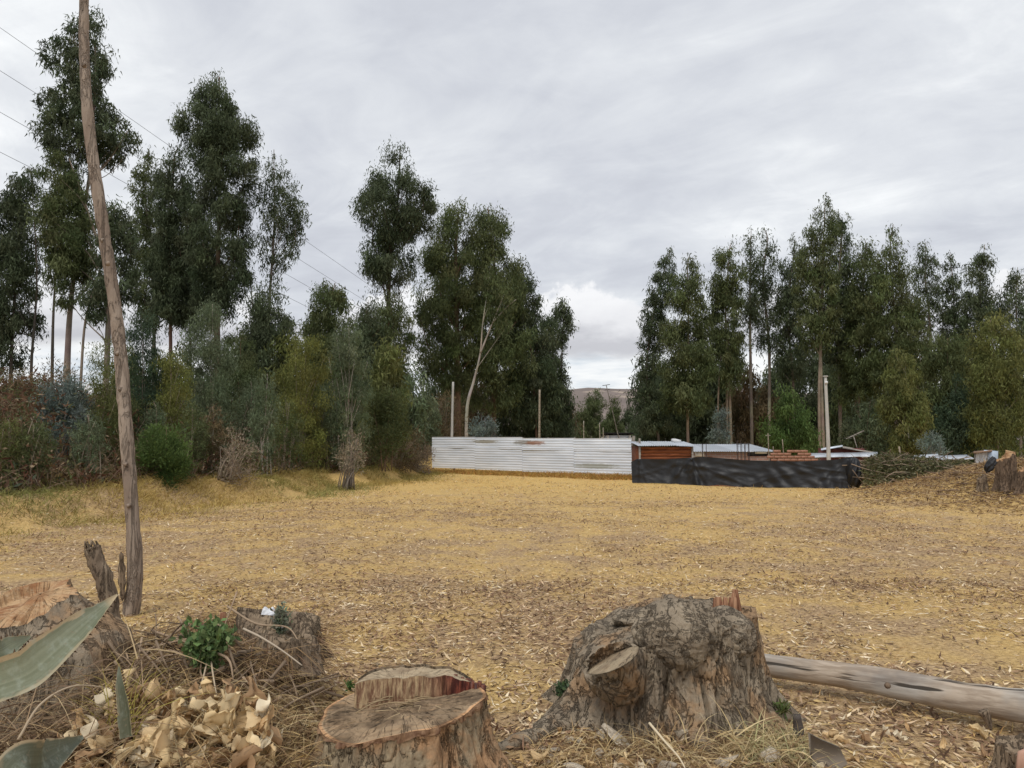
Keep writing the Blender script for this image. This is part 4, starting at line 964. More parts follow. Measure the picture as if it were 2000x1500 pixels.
for x, yt, lb in ((1374, 861, 'dark rebar column in front of the brick house roof, next to the shed'), (1442, 862, 'dark rebar column left of the brick house window'), (1457, 863, 'dark rebar column at the left window edge')): rebar(x, yt, lb)
for x, yt, lb in ((1510, 872, 'thin stake at the right corner of the brick house'), (1528, 858, 'tall thin stake behind the low brick wall'), (1500, 846, 'tall thin stake with a short crosspiece right of the house roof')):
    o, b, t = pole('stake', lb, 'stake', x, yt, x, 32.4, .028, (.75, .7, .62), group='stakes by the brick house')
    if x == 1500: g = Geo(); box(g, t - b + [0, 0, -.1], (.22, .03, .03)); g.obj('crosspiece', M_POST, o)
o, b, t = pole('concrete_pole', 'tall white concrete power pole standing behind the black tarp', 'power pole', 1616, 736, 1612, 33, .10, mat=M_CONC, taper=.6)
g = Geo(); box(g, t - b + [0, 0, .02], (.17, .17, .05)); g.obj('cap', M_CONC, o)
g = Geo(); box(g, t - b + [0, -.08, -.25], (.12, .06, .10)); g.obj('insulator', M_WHITE, o)

def quad_slab(g, pts, th, C=None):            # a thick slab through four 3-D corners (thickness along its normal)
    p = np.array(pts); n = unit(np.cross(p[1] - p[0], p[3] - p[0])); q = p - n * th
    g.add(np.concatenate([p, q]), [[0, 1, 2, 3], [7, 6, 5, 4], [0, 4, 5, 1], [1, 5, 6, 2], [2, 6, 7, 3], [3, 7, 4, 0]], C=C)
def maroon_house():
    D = 36.0; b = G(1650, D); o = thing('maroon_house', 'low maroon walled house with white sheet porch roof behind the concrete pole', 'house', b)
    L = lambda x, y, d: P(x, y, d) - b
    g = Geo(); w0, w1 = L(1630, 900, D + .9), L(1690, 900, D + .9); zt = L(1660, 876, D + .9)[2]
    box(g, ((w0[0] + w1[0]) / 2, 1.9, zt / 2), (w1[0] - w0[0], 1.9, zt)); g.obj('wall', M_MAROON, o)
    g = Geo(); quad_slab(g, [L(1646, 873, D + .5), L(1710, 884, D + .5), L(1710, 883, D + 3.4), L(1646, 871, D + 3.4)], .06); g.obj('roof', M_POST, o)
    g = Geo(); quad_slab(g, [L(1646, 872.5, D + .5), L(1646, 871, D + 3.4), L(1604, 877, D + 3.4), L(1604, 880, D + .5)][::-1], .05); g.obj('roof_side', M_ZINC, o)
    for k in range(4):
        x0 = 1582 + k * 33; x1 = x0 + 33; y0 = 890 + .6 * k; q = (-6, -5, -5, -4)
        g = Geo(); quad_slab(g, [L(x0, y0 + 3 - k * 1.1, D - 1.2), L(x1, y0 + 3 - (k + 1) * 1.1, D - 1.2), L(x1, 885 - (k + 1) * .6, D + .6), L(x0, 885 - k * .6, D + .6)], .03, (.72 + .08 * (k % 2),) * 3)
        g.obj('porch_sheet', M_ZINC, o)
    for x in (1600, 1640, 1690):
        g = Geo(); t = L(x, 890, D - .9); box(g, (t[0], t[1], t[2] / 2 - .05), (.07, .07, t[2] - .1)); g.obj('porch_post', M_POST, o)
    # television aerial on the roof is a thing of its own
    a0 = P(1675, 878, D + 1.2); an = thing('tv_aerial', 'tilted television aerial above the maroon house roof', 'aerial', a0)
    g = Geo(); tube(g, resample([(0, 0, 0), P(1667, 852, D + 1.2) - a0], 4), .018, 6); g.obj('mast', M_POST, an)
    e0, e1 = P(1653, 857, D + 1.2) - a0, P(1687, 841, D + 1.2) - a0
    g = Geo(); tube(g, resample([e0, e1], 4), .018, 6); g.obj('boom', M_POST, an)
    for k in range(6):
        g = Geo(); c = e0 + (e1 - e0) * (k + .5) / 6; box(g, c, (.012, .9 - .08 * k, .012)); g.obj('element', M_POST, an)
maroon_house()
def low_roofs():
    D = 29.0; b = G(1810, D); o = thing('sheet_roofed_shelter', 'light grey sheet roof low over the ground behind the brush pile', 'shelter', b); L = lambda x, y, d: P(x, y, d) - b
    g = Geo(); quad_slab(g, [L(1779, 899, D - .6), L(1834, 896, D - .6), L(1832, 886, D + 2.2), L(1776, 890, D + 2.2)], .04); g.obj('roof_sheet', M_ZINC, o)
    g = Geo(); quad_slab(g, [L(1779, 903, D - .8), L(1822, 900.5, D - .8), L(1822, 898, D - .2), L(1779, 900, D - .2)], .04, (1.05, 1.0, .92)); g.obj('edge_board', M_WHITE, o)
    g = Geo(); t = L(1806, 900, D + .4); box(g, (t[0], t[1] + .7, (t[2] - .08) / 2), (.9, 1.6, t[2] - .1)); g.obj('wall', M_POST, o)
    b2 = G(1860, D); o = thing('sheet_roofed_shelter', 'darker grey sheet roof to the right of the light one, near the white shack', 'shelter', b2); L = lambda x, y, d: P(x, y, d) - b2
    g = Geo(); quad_slab(g, [L(1818, 900, D - .5), L(1902, 895, D - .5), L(1888, 888, D + 2.2), L(1832, 890, D + 2.2)], .04, (.72,) * 3); g.obj('roof_sheet', M_ZINC, o)
    g = Geo(); t = L(1860, 899, D + .2); box(g, (t[0], t[1] + .6, (t[2] - .08) / 2), (1.2, 1.4, t[2] - .1)); g.obj('wall', M_DARK, o)
    D = 21.5; b = G(1920, D); o = thing('white_shack', 'tiny shack hung with white cloth under a brown roof board by the right edge', 'shack', b); L = lambda x, y, d: P(x, y, d) - b
    g = Geo(); quad_slab(g, [L(1901, 883.5, D - .2), L(1937, 880, D - .2), L(1938, 878, D + 1.0), L(1902, 881, D + 1.0)], .035, (.7, .5, .38)); g.obj('roof_board', M_POST, o)
    V = np.zeros((14, 20, 3)); zt = L(1905, 884, D)[2]; 
    for i, v in enumerate(np.linspace(0, 1, 14)):
        for j, u in enumerate(np.linspace(0, 1, 20)):
            p = L(1906 + u * 22 - v * u * 6, 884 - u * 2, D); V[i, j] = (p[0], .03 * math.sin(u * 17 + v * 3) * (.4 + v), zt * (1 - v) + .02)
    g = Geo(); loft(g, V, wrap=False); g.obj('cloth', M_CLOTH, o, True)
    g = Geo(); t0, t1 = L(1925, 880, D + .3), L(1952, 881, D + .3); box(g, ((t0[0] + t1[0]) / 2, .4, (t0[2]) / 2), (t1[0] - t0[0], .03, t0[2]), (0, .08, 0), (.75, .82, .88)); g.obj('side_sheet', M_ZINC, o)
    for x in (1905, 1926):
        g = Geo(); t = L(x, 884, D + .1); box(g, (t[0], t[1], t[2] / 2), (.04, .04, t[2])); g.obj('post', M_POST, o)
low_roofs()
def brush_pile():
    b = G(1785, 25.0); o = thing('brush_pile', 'long heap of cut green branches between the tarp and the white shack', 'brush pile', b)
    g = Geo(); tw = Geo()
    n = 17000; u = rng.random(n); px = 1682 + u * 225; D = 25.0 - (u - .3) * 1.5 + rng.normal(0, .7, n)
    top = np.interp(px, [1680, 1700, 1740, 1790, 1840, 1880, 1910], [905, 889, 883, 889, 897, 897, 908]); X = (px - 1000) / F * D
    zt = 1.6 - (top - 860) / F * D; zg = terrain(X, D); z = zg + np.maximum(zt - zg, .12) * rng.random(n) ** .6 * np.exp(-((D - 25.0 + (u - .3) * 1.5) / 1.3) ** 2)
    p = np.stack([X, D, z], -1)
    pal = np.array([(.10, .11, .045), (.14, .14, .06), (.20, .16, .08), (.08, .085, .04), (.26, .24, .15)])
    leaves(g, p - b, rng.normal(size=(n, 3)) * [1, .7, .5], rng.uniform(.08, .2, n), rng.uniform(.02, .045, n), pal[rng.integers(0, 5, n)] * rng.uniform(.6, 1.3, (n, 1)))
    for i in range(190):
        c = p[rng.integers(n)] - b; d = rng.normal(size=3) * [1, .5, .35]; d /= np.linalg.norm(d); l = rng.uniform(.25, .8)
        tube(tw, resample([c - d * l, c + rng.normal(0, .08, 3), c + d * l], 5), np.linspace(.018, .006, 5), 5, np.array((.2, .15, .11)) * rng.uniform(.6, 1.7))
    g.obj('leaf_mass', M_LEAF, o); tag(tw.obj('branches', M_TWIG, o), kind='stuff')
    pole('stake', 'pale stake sticking out of the brush pile', 'stake', 1758, 872, 1756, 25.2, .035, (1.1, 1.0, .85))
brush_pile()

# ------------------------------------------------------------------ wires
for i, (y0, lb) in enumerate(((54, 'topmost power line crossing the sky at upper left'), (138, 'second power line from the top at upper left'), (219, 'third power line from the top at upper left'), (297, 'lowest power line at upper left'))):
    D0 = 29.0; p0 = P(0, y0, D0); d = np.array([.17, 1, -.0466]); g = Geo()
    t = np.linspace(-12, 190, 60); path = p0 + d * t[:, None]
    path[:, 2] -= 0
    tube(g, path, np.clip(.0095 + .0001 * t, .008, .025), 5)
    tag(g.obj('power_line', M_WIRE, origin=p0), lb, 'power line', 'power lines at upper left')

# ------------------------------------------------------------------ leaning bare trunk
def bare_trunk():
    D = 7.3; b = G(265, D); o = thing('bare_trunk', 'slim bare tree trunk leaning left, standing alone in the left foreground', 'tree trunk', b)
    pts = [b - [0, 0, .15]] + [P(x, y, D + dd) for x, y, dd in ((263, 1130, 0), (258, 1000, .02), (247, 850, .05), (236, 700, .08), (219, 560, .1), (196, 410, .12), (176, 270, .14), (166, 140, .16), (164, 20, .18), (170, -120, .2), (180, -300, .2))]
    path = resample(pts, 150); zz = path[:, 2]
    px = np.interp(zz, [0, .8, 2, 3.5, 5, 5.8, 7.4], [.076, .063, .060, .057, .051, .045, .036])
    g = Geo(); tube(g, path, px * (1 + .05 * fbm(path * 2.5, 3, 2)), 28, None, .16, 4, wsc=9)
    g.obj('trunk', M_TRUNK, o, True, b)
    for k, (x, y, sgn) in enumerate(((168, 130, 1), (205, 470, -1), (232, 690, 1), (250, 905, -1), (256, 985, 1), (214, 515, 1), (240, 760, -1))):
        g = Geo(); c = P(x + 4 * sgn, y, D) - [0, .05, 0]; d = np.array([sgn * .8, -.5, .35]); tube(g, resample([c - d * .03, c + d * .008], 4), [.026, .022, .016, .006], 8, None, .2, k)
        g.obj('knot', M_TRUNK, o, True, b)
    g = Geo()                                  # split bark low on the stem
    V = []
    for v in np.linspace(0, 1, 24):
        c = P(252, 1075, D) * (1 - v) + P(255, 1170, D) * v; wv = .035 * math.sin(math.pi * v) ** .5 + .006 * math.sin(v * 23)
        V.append([c + [-.03 + x_ * wv * 2.0, -.085 - .018 * math.sin(math.pi * (x_ + .5)), 0] for x_ in np.linspace(-.5, .5, 6)])
    loft(g, np.array(V), wrap=False); g.obj('bark_scar', M_ROTTEN, o, True, b)
bare_trunk()

# ------------------------------------------------------------------ stumps
def polar(nr, nt): return np.meshgrid(np.linspace(0, 1, nr), np.linspace(0, 2 * np.pi, nt, endpoint=False), indexing='ij')
def big_stump():
    cx, cy = .86, 4.52; bz = float(terrain(cx, cy)) - .03; b = np.array([cx, cy, bz])
    o = thing('tree_stump', 'large gnarled weathered stump with a round burl and flaring roots', 'stump', b)
    nt, nh = 420, 170; th = np.linspace(0, 2 * np.pi, nt, endpoint=False); h = np.linspace(0, 1, nh)
    H, T = np.meshgrid(h, th, indexing='ij'); c_, s_ = np.cos(T), np.sin(T)
    top = .53 + .07 * c_ * (c_ > 0) - .16 * np.maximum(0, -c_) ** 1.2 + .035 * np.maximum(0, vnoise(np.stack([c_ * 9, s_ * 9, 0 * T], -1), 44)) * (c_ > .2) + .03 * s_ + .03 * fbm(np.stack([c_ * 3, s_ * 3, 0 * T], -1), 3, 2) + .05 * np.maximum(0, -s_) ** 2
    Z = H * top
    r = .455 + .03 * np.cos(2 * T + .6) + .02 * np.cos(3 * T)
    flare = np.exp(-Z / .17) * (.16 + .12 * np.maximum(0, np.cos(T - R(195))) ** 3 + .03 * np.maximum(0, np.cos(T - R(330))) ** 4 + .09 * np.cos(5 * T + 1.0) ** 3 + .05 * np.cos(9 * T))
    r = r + flare + .03 * (1 - H)
    Pn = np.stack([c_ * r, s_ * r, Z * .32], -1)
    but = np.cos(7 * T + 2.4 * fbm(Pn * 2, 2, 4)) * .022 * (1.2 - H)
    rid = -np.abs(fbm(np.stack([c_ * 7, s_ * 7, Z * 2.4], -1), 3, 11)) * .055 + .02
    fine = fbm(np.stack([c_ * 22, s_ * 22, Z * 9], -1), 3, 19) * .012
    gv = np.stack([c_ * 4.2, s_ * 4.2, Z * 2.0], -1); gv = gv + .35 * np.stack([fbm(gv * 2, 2, 61), fbm(gv * 2, 2, 62), fbm(gv * 2, 2, 63)], -1)
    fis = np.exp(-np.abs(fbm(gv, 2, 65)) / .035) * .030 + np.exp(-np.abs(fbm(gv * 2.3 + 9, 2, 66)) / .05) * .014
    fine = fine - fis
    for (ta, z0, z1, dp) in ((262, .0, .40, .05), (283, .05, .33, .06), (300, .0, .55, .045), (318, .1, .6, .05), (236, .0, .3, .05), (205, .0, .45, .05), (345, .0, .6, .05), (10, 0, .6, .05)):
        tt_ = T - R(ta) + .10 * fbm(np.stack([Z * 6, 0 * Z + ta, 0 * Z], -1), 2, 7) + (0 if ta > 90 else 0); tt_ = (tt_ + np.pi) % (2 * np.pi) - np.pi
        fine = fine - dp * np.exp(-(tt_ / .022) ** 2) * sstep((Z - z0) / .08 + .5) * sstep((z1 - Z) / .08)
    hollow = -.06 * np.exp(-((T - R(272)) / .16) ** 2 - ((Z - .27) / .12) ** 2) - .035 * np.exp(-((T - R(245)) / .12) ** 2 - ((Z - .2) / .12) ** 2)
    r = r + but + rid + fine + hollow
    V = np.stack([r * c_, r * s_, Z], -1)
    # worn rim and hollow top
    rings = []
    for k, q in enumerate((.93, .85, .72, .55, .35, .15, .02)):
        zz = V[-1, :, 2] * 1.0 + (.56 - V[-1, :, 2]) * min(1, .1 + k * .16) + .03 * fbm(np.stack([th * 2, 0 * th + k, 0 * th], -1), 2, 6)
        rings.append(np.stack([V[-1, :, 0] * q, V[-1, :, 1] * q, zz], -1))
    V = np.concatenate([V, np.array(rings)])
    g = Geo(); loft(g, V); g.obj('bark', M_STUMP, o, True)
    # burl
    n1, n2 = 110, 70; ph = np.linspace(.01, np.pi - .01, n2); PH, TH = np.meshgrid(ph, np.linspace(0, 2 * np.pi, n1, endpoint=False), indexing='ij')
    d = np.stack([np.sin(PH) * np.cos(TH), np.sin(PH) * np.sin(TH), np.cos(PH)], -1)
    def lump(px, py, D, rad, seed, amp, name):
        dw = d * 2.6 + .3 * np.stack([fbm(d * 4, 2, 81), fbm(d * 4, 2, 82), fbm(d * 4, 2, 83)], -1)
        q = d * (1 + amp * fbm(d * 1.6, 2, seed) - .09 * np.exp(-np.abs(fbm(dw, 2, seed + 4)) / .03) - .05 * np.exp(-np.abs(fbm(dw * 2.4, 2, seed + 5)) / .05) + .03 * fbm(d * 12, 3, seed + 9))[..., None] * rad
        g = Geo(); loft(g, q + (P(px, py, D) - b)); return g.obj(name, M_BURL, o, True)
    lump(1325, 1238, 4.18, (.245, .17, .185), 3, .14, 'burl')
    lump(1415, 1236, 4.36, (.17, .20, .14), 8, .14, 'rim_lump')
    lump(1250, 1210, 4.60, (.17, .12, .06), 14, .3, 'rim_lump')
    lump(1165, 1245, 4.60, (.08, .12, .07), 24, .3, 'rim_lump')
    # sawn branch stub
    c0 = P(1203, 1303, 4.02) - b; ax = unit(np.array([-.20, -.66, .72])); u = unit(np.cross(ax, [0, 1, 0])); v = np.cross(ax, u)
    cutn = unit(np.array([-.47, .11, .87]))
    lv = np.linspace(-1, 1, 70); tt = np.linspace(0, 2 * np.pi, 160, endpoint=False); rows = []
    for q in lv:
        rr = .150 * (math.sqrt(max(0, 1 - q ** 4)) if q < 0 else 1 - .14 * q)
        rr = rr * (1 + .07 * np.cos(3 * tt + 1) + .05 * np.cos(2 * tt) + .10 * fbm(np.stack([np.cos(tt) * 3, np.sin(tt) * 3, 0 * tt + q * 1.5], -1), 3, 5) - .10 * np.exp(-np.abs(fbm(np.stack([np.cos(tt) * 3, np.sin(tt) * 3, 0 * tt + q * 1.1 + 4], -1), 3, 9)) / .05) * (q < .8)) + .002
        ring = c0 + (np.cos(tt)[:, None] * u + np.sin(tt)[:, None] * v) * rr[:, None]
        if q < 0: ring = ring + ax * q * .22
        else:
            dist = ((c0 + ax * .055 - ring) @ cutn) / (ax @ cutn); ring = ring + ax * (dist * q)[:, None]
        rows.append(ring)
    g = Geo(); loft(g, np.array(rows)); st = g.obj('branch_stub', M_STUMP, o, True)
    rim = rows[-1]; cen = rim.mean(0); g = Geo()
    loft(g, np.array([cen + (rim - cen) * q + cutn * (.002 + .004 * (1 - q)) for q in (1.0, .9, .7, .45, .2, .02)]), C=np.repeat(np.array([.5, .78, .85, .8, .75, .6])[:, None, None], 160, 1) * (1 + .10 * vnoise(np.stack([np.cos(tt) * 9, np.sin(tt) * 9, 0 * tt], -1), 3))[None, :, None] * np.ones((6, 160, 3)))
    g.obj('sawn_face', M_CUT_PALE, st, True)
    # splinters on the right rim
    for i in range(11):
        g = Geo(); x = 1392 + i * 4.9 + rng.normal(0, 1); c = P(x, 1212, 4.44 + rng.normal(0, .03)) - b
        hgt = (.06 + .055 * math.sin(i * 1.7) ** 2 + .006 * i); box(g, c + [0, 0, hgt / 2 - .02], (rng.uniform(.014, .024), rng.uniform(.03, .06), hgt + .05), (rng.normal(0, .06), rng.normal(0, .08), rng.uniform(0, 1)), None, rng.uniform(.35, .7)); g.obj('splinter', M_SPLINTER, o)
    # surface roots
    for pts, r0 in (([(1120, 1400, 4.25), (1060, 1440, 4.1), (1000, 1468, 3.98), (960, 1490, 3.9)], .085), ([(1500, 1390, 4.3), (1528, 1440, 4.15), (1540, 1475, 4.0)], .045), ([(1130, 1330, 4.5), (1098, 1385, 4.5), (1075, 1440, 4.35)], .06)):
        q = []
        for x, y, D in pts:
            p = P(x, y, D); p[2] = max(p[2], float(terrain(p[0], D)) + .0); q.append(p - b)
        g = Geo(); path = resample(q, 30); tube(g, path, np.linspace(r0, .02, 30) * (1 + .2 * fbm(path * 9, 2, 3)), 18, None, .4, 6, wsc=14); g.obj('root', M_STUMP, o, True)
    return o
big_stump()
def low_stump():
    D = 3.72; X0 = (790 - 1000) / F * D; bz = float(terrain(X0, D)) - .05; b = np.array([X0, D, bz])
    o = thing('tree_stump', 'low freshly sawn stump with a raised step at its back and wet red edge', 'stump', b)
    zt = .35 - bz; R0 = .365
    nt, nh = 380, 84; th = np.linspace(0, 2 * np.pi, nt, endpoint=False); H, T = np.meshgrid(np.linspace(0, 1, nh), th, indexing='ij')
    c_, s_ = np.cos(T), np.sin(T)
    def rimr(t): return R0 * (1 + .05 * np.cos(2 * t + .3) + .03 * np.cos(3 * t - 1.1) + .018 * np.cos(7 * t) + .012 * np.cos(13 * t + 1))
    def rimz(t): return zt + .045 * np.cos(t - .15) + .014 * np.sin(3 * t + 1.2) - .052 * np.exp(-((np.mod(t, 2 * np.pi) - R(238)) / .45) ** 2)
    zr = rimz(T); Z = H * zr
    r = rimr(T) + .12 * np.exp(-Z / .10) * (1 + .5 * np.cos(5 * T + .7)) + .05 * (1 - H)
    r = r - np.abs(fbm(np.stack([c_ * 7, s_ * 7, Z * 4], -1), 3, 31)) * .04 * np.minimum(1, (1 - H) * 6) + .012 * fbm(np.stack([c_ * 24, s_ * 24, Z * 14], -1), 3, 33) * np.minimum(1, (1 - H) * 8)
    gv = np.stack([c_ * 4.2, s_ * 4.2, Z * 2.6], -1); gv = gv + .35 * np.stack([fbm(gv * 2, 2, 61), fbm(gv * 2, 2, 62), fbm(gv * 2, 2, 63)], -1)
    r = r - (np.exp(-np.abs(fbm(gv, 2, 75)) / .035) * .024 + np.exp(-np.abs(fbm(gv * 2.3 + 9, 2, 76)) / .05) * .011) * np.minimum(1, (1 - H) * 5)
    V = np.stack([r * c_, r * s_ * .88, Z], -1)
    g = Geo(); loft(g, V); g.obj('bark', M_LOWBARK, o, True)
    k0 = nh - 16; band = V[k0:].copy(); band[..., :2] *= 1.006 + .004 * np.sin(np.linspace(0, np.pi, nh - k0))[:, None, None]
    rag = (.5 + .5 * vnoise(np.stack([np.cos(th) * 9, np.sin(th) * 9, 0 * th], -1), 8)) * .045
    band[..., 2] = band[-1, :, 2][None] - (band[-1, :, 2] - band[0, :, 2])[None] * np.linspace(1, 0, nh - k0)[:, None] * (.25 + rag / .045)[None] * .55
    g = Geo(); loft(g, band); g.obj('cambium_band', M_CAMBIUM, o, True)
    edge = V[-1]; chord = .10                  # everything beyond local y = chord belongs to the raised step
    nr = 60; q = np.linspace(1, .015, nr)[:, None, None]
    W = edge[None] * [1, 1, 0] * q; zz = edge[None, :, 2] * q[..., 0] + (zt - .018) * (1 - q[..., 0])
    zz = zz + .042 * fbm(np.stack([W[..., 0] * 4, W[..., 1] * 16, 0 * zz], -1), 4, 41) * np.minimum(1, (1 - q[..., 0]) * 6) + .004 * (1 - q[..., 0])
    zz = zz + .022 * np.exp(-((W[..., 0] + .27) / .07) ** 2 - ((W[..., 1] - .02) / .07) ** 2)
    W[..., 2] = zz
    colr = 1 - .35 * np.exp(-((1 - q[..., 0]) / .035)) ; cc = np.ones((nr, nt, 3)) * np.where(q > .955 + .02 * np.sin(5 * th)[None, :, None], 1.55, 1.0) * (1 + .5 * fbm(np.stack([W[..., 0] * 8, W[..., 1] * 8, 0 * zz], -1), 3, 5))[..., None]
    cc = cc * np.where(q > .955, np.array([1.15, .95, .8]), np.array([1, 1, 1.0]))
    g = Geo(); loft(g, W, C=cc); g.obj('sawn_face', M_CUT_LOW, o, True)
    # raised slab at the back
    xs = np.linspace(-.235, .325, 110); hs = .105
    back = np.interp(xs, [-.235, -.2, -.1, 0, .1, .2, .28, .325], [.155, .235, .285, .30, .29, .26, .21, .14]); fr = chord + .012 * fbm(np.stack([xs * 30, 0 * xs, 0 * xs], -1), 3, 3) + .015 * np.sin(xs * 9)
    htop = zt + hs - .024 * (xs / .24) ** 2 * (xs < 0) - .02 * sstep((xs - .2) / .12) + .010 * fbm(np.stack([xs * 16, 0 * xs, 0 * xs], -1), 2, 21); rows = []
    for v in np.linspace(0, 1, 18):           # front torn face from the floor up
        rag = .010 * fbm(np.stack([xs * 70, 0 * xs + v * 1.5, 0 * xs], -1), 2, 9) - .02 * (1 - v)
        rows.append(np.stack([xs, fr + rag, (zt - .03) * (1 - v) + htop * v], -1))
    g = Geo(); loft(g, np.array(rows), wrap=False); g.obj('torn_face', M_TORN, o, True)
    rows = [np.stack([xs, (fr + rag) * (1 - v) + back * v, htop + .003 * fbm(np.stack([xs * 9, 0 * xs + v * 5, 0 * xs], -1), 2, 4) - .008 * v], -1) for v in np.linspace(0, 1, 12)]
    g = Geo(); loft(g, np.array(rows), wrap=False); g.obj('step_top', M_CUT_PALE, o, True)
    rows = [np.stack([xs * (1 + .03 * v), back + .03 * v + .008 * fbm(np.stack([xs * 30, 0 * xs + v * 3, 0 * xs], -1), 2, 14), (htop - .008 + .012 * (v < .2)) * (1 - v) + (zt - .1) * v], -1) for v in np.linspace(0, 1, 14)]
    g = Geo(); loft(g, np.array(rows), wrap=False)
    for sx_, ix in ((-1, 0), (1, -1)):
        ys = np.linspace(fr[ix], back[ix], 8); rr = np.array([np.stack([np.full(8, xs[ix]) + sx_ * .004 * np.sin(ys * 90), ys, np.full(8, (htop[ix] - .003) * (1 - v) + (zt - .06) * v)], -1) for v in np.linspace(0, 1, 8)]); loft(g, rr, wrap=False)
    g.obj('step_bark', M_STUMP, o, True)
    M_WET = material('wet_wood', lambda t, oc, bs: t.mix(t.step(t.noise(t.vmul(oc, (1, 1, .15)), 50, 5), .35, .65), (.045, .014, .011), (.20, .065, .035)), .55, .3)
    for i in range(15):                        # dark red torn fibres at the right end of the step
        x = .215 + .011 * i + rng.normal(0, .003); y = .095 + .09 * rng.random() * (1 - i / 20); hh = .105 + rng.normal(0, .008) - .002 * i
        g = Geo(); box(g, (x, y, zt + hh / 2 - .02), (rng.uniform(.018, .032), rng.uniform(.02, .05), hh + .03), (rng.normal(0, .06), rng.normal(.05, .06), rng.uniform(-.5, .5)), None, rng.uniform(.5, .9)); g.obj('torn_fibre', M_WET, o)
    g = Geo()
    for i in range(7):                         # twigs lying on the face
        x, y = rng.uniform(-.15, .1), rng.uniform(-.03, .08); a = rng.uniform(-.6, .9); l = rng.uniform(.05, .11); p0 = np.array([x, y, zt + .012]); dd = np.array([math.cos(a), math.sin(a), .05])
        tw = Geo(); tube(tw, resample([p0 - dd * l, p0 + [0, .01, .012], p0 + dd * l], 6), .003, 5, (.33, .24, .14)); t_ = tw.obj('twig', M_TWIG, origin=p0 + b - b); t_.location = b + p0
        tag(t_, 'thin dry twig lying on the low sawn stump', 'twig', 'twigs on the low stump')
    return o
low_stump()
def left_stump():
    D = 4.35; X0 = (95 - 1000) / F * D; bz = float(terrain(X0, D)) - .05; b = np.array([X0, D, bz])
    o = thing('tree_stump', 'big stump at the left edge with a slanting orange sawn face behind the agave', 'stump', b)
    nt, nh = 200, 60; th = np.linspace(0, 2 * np.pi, nt, endpoint=False); H, T = np.meshgrid(np.linspace(0, 1, nh), th, indexing='ij'); c_, s_ = np.cos(T), np.sin(T)
    zt = .735 - bz + .0 * T + .02 * c_ + .05 * s_ - .06 * np.maximum(0, -s_) ** 2 + .02 * fbm(np.stack([c_ * 4, s_ * 4, 0 * T], -1), 3, 3)
    Z = H * zt; r = .44 + .05 * np.cos(3 * T + .4) + .16 * np.exp(-Z / .2) * (1 + .4 * np.cos(4 * T)) - .19 * sstep((H - .62) / .4) * (1 + .5 * c_)
    r = r - np.abs(fbm(np.stack([c_ * 6, s_ * 6, Z * 2.4], -1), 3, 3)) * .05 + .012 * fbm(np.stack([c_ * 22, s_ * 22, Z * 9], -1), 3, 8)
    V = np.stack([r * c_, r * s_, Z], -1); g = Geo(); loft(g, V); g.obj('bark', M_STUMP, o, True)
    e = V[-1]; q = np.linspace(1, .02, 40)[:, None, None]; W = e[None] * [1, 1, 0] * q
    zz = e[None, :, 2] * q[..., 0] + (e[:, 2].mean() + .03) * (1 - q[..., 0]) + .03 * fbm(np.stack([W[..., 0] * 3, W[..., 1] * 9, 0 * q[..., 0] + 0 * W[..., 0]], -1), 4, 4) * np.minimum(1, 5 * (1 - q[..., 0]))
    zz = zz - .06 * sstep((-W[..., 0] - .02) / .1) * (q[..., 0] < .97) * sstep((1 - q[..., 0]) * 8)
    W[..., 2] = zz; g = Geo(); loft(g, W); g.obj('sawn_face', M_CUT_ORANGE, o, True)
    for i in range(6):
        g = Geo(); c = np.array([-.33 + i * .035 + rng.normal(0, .01), -.28 + rng.normal(0, .02), .70 - bz]); box(g, c, (.03, .03, rng.uniform(.08, .16)), (rng.normal(.3, .1), rng.normal(.1, .2), rng.uniform(0, 1)), None, .4); g.obj('splinter', M_CUT_ORANGE, o)
    # broken stake behind it
    b2 = G(212, 5.2); t = thing('broken_branch', 'upright broken grey branch with a dark split top behind the left stump', 'broken branch', b2)
    path = resample([P(222, 1290, 5.2) - b2 - [0, 0, .3], P(212, 1170, 5.2) - b2, P(190, 1100, 5.2) - b2, P(181, 1068, 5.2) - b2], 40)
    g = Geo(); tube(g, path, np.interp(np.linspace(0, 1, 40), [0, .6, .85, 1], [.062, .052, .056, .045]) * (1 + .12 * fbm(path * 14, 3, 3)), 20, None, .35, 5, wsc=14); g.obj('stem', M_ROTTEN, t, True)
    for i in range(5):
        g = Geo(); box(g, path[-1] + [rng.normal(0, .02), rng.normal(0, .02), .01], (.016, .02, .07), (rng.normal(0, .2), rng.normal(-.2, .2), 0), None, .4); g.obj('splinter', M_ROTTEN, t)
left_stump()
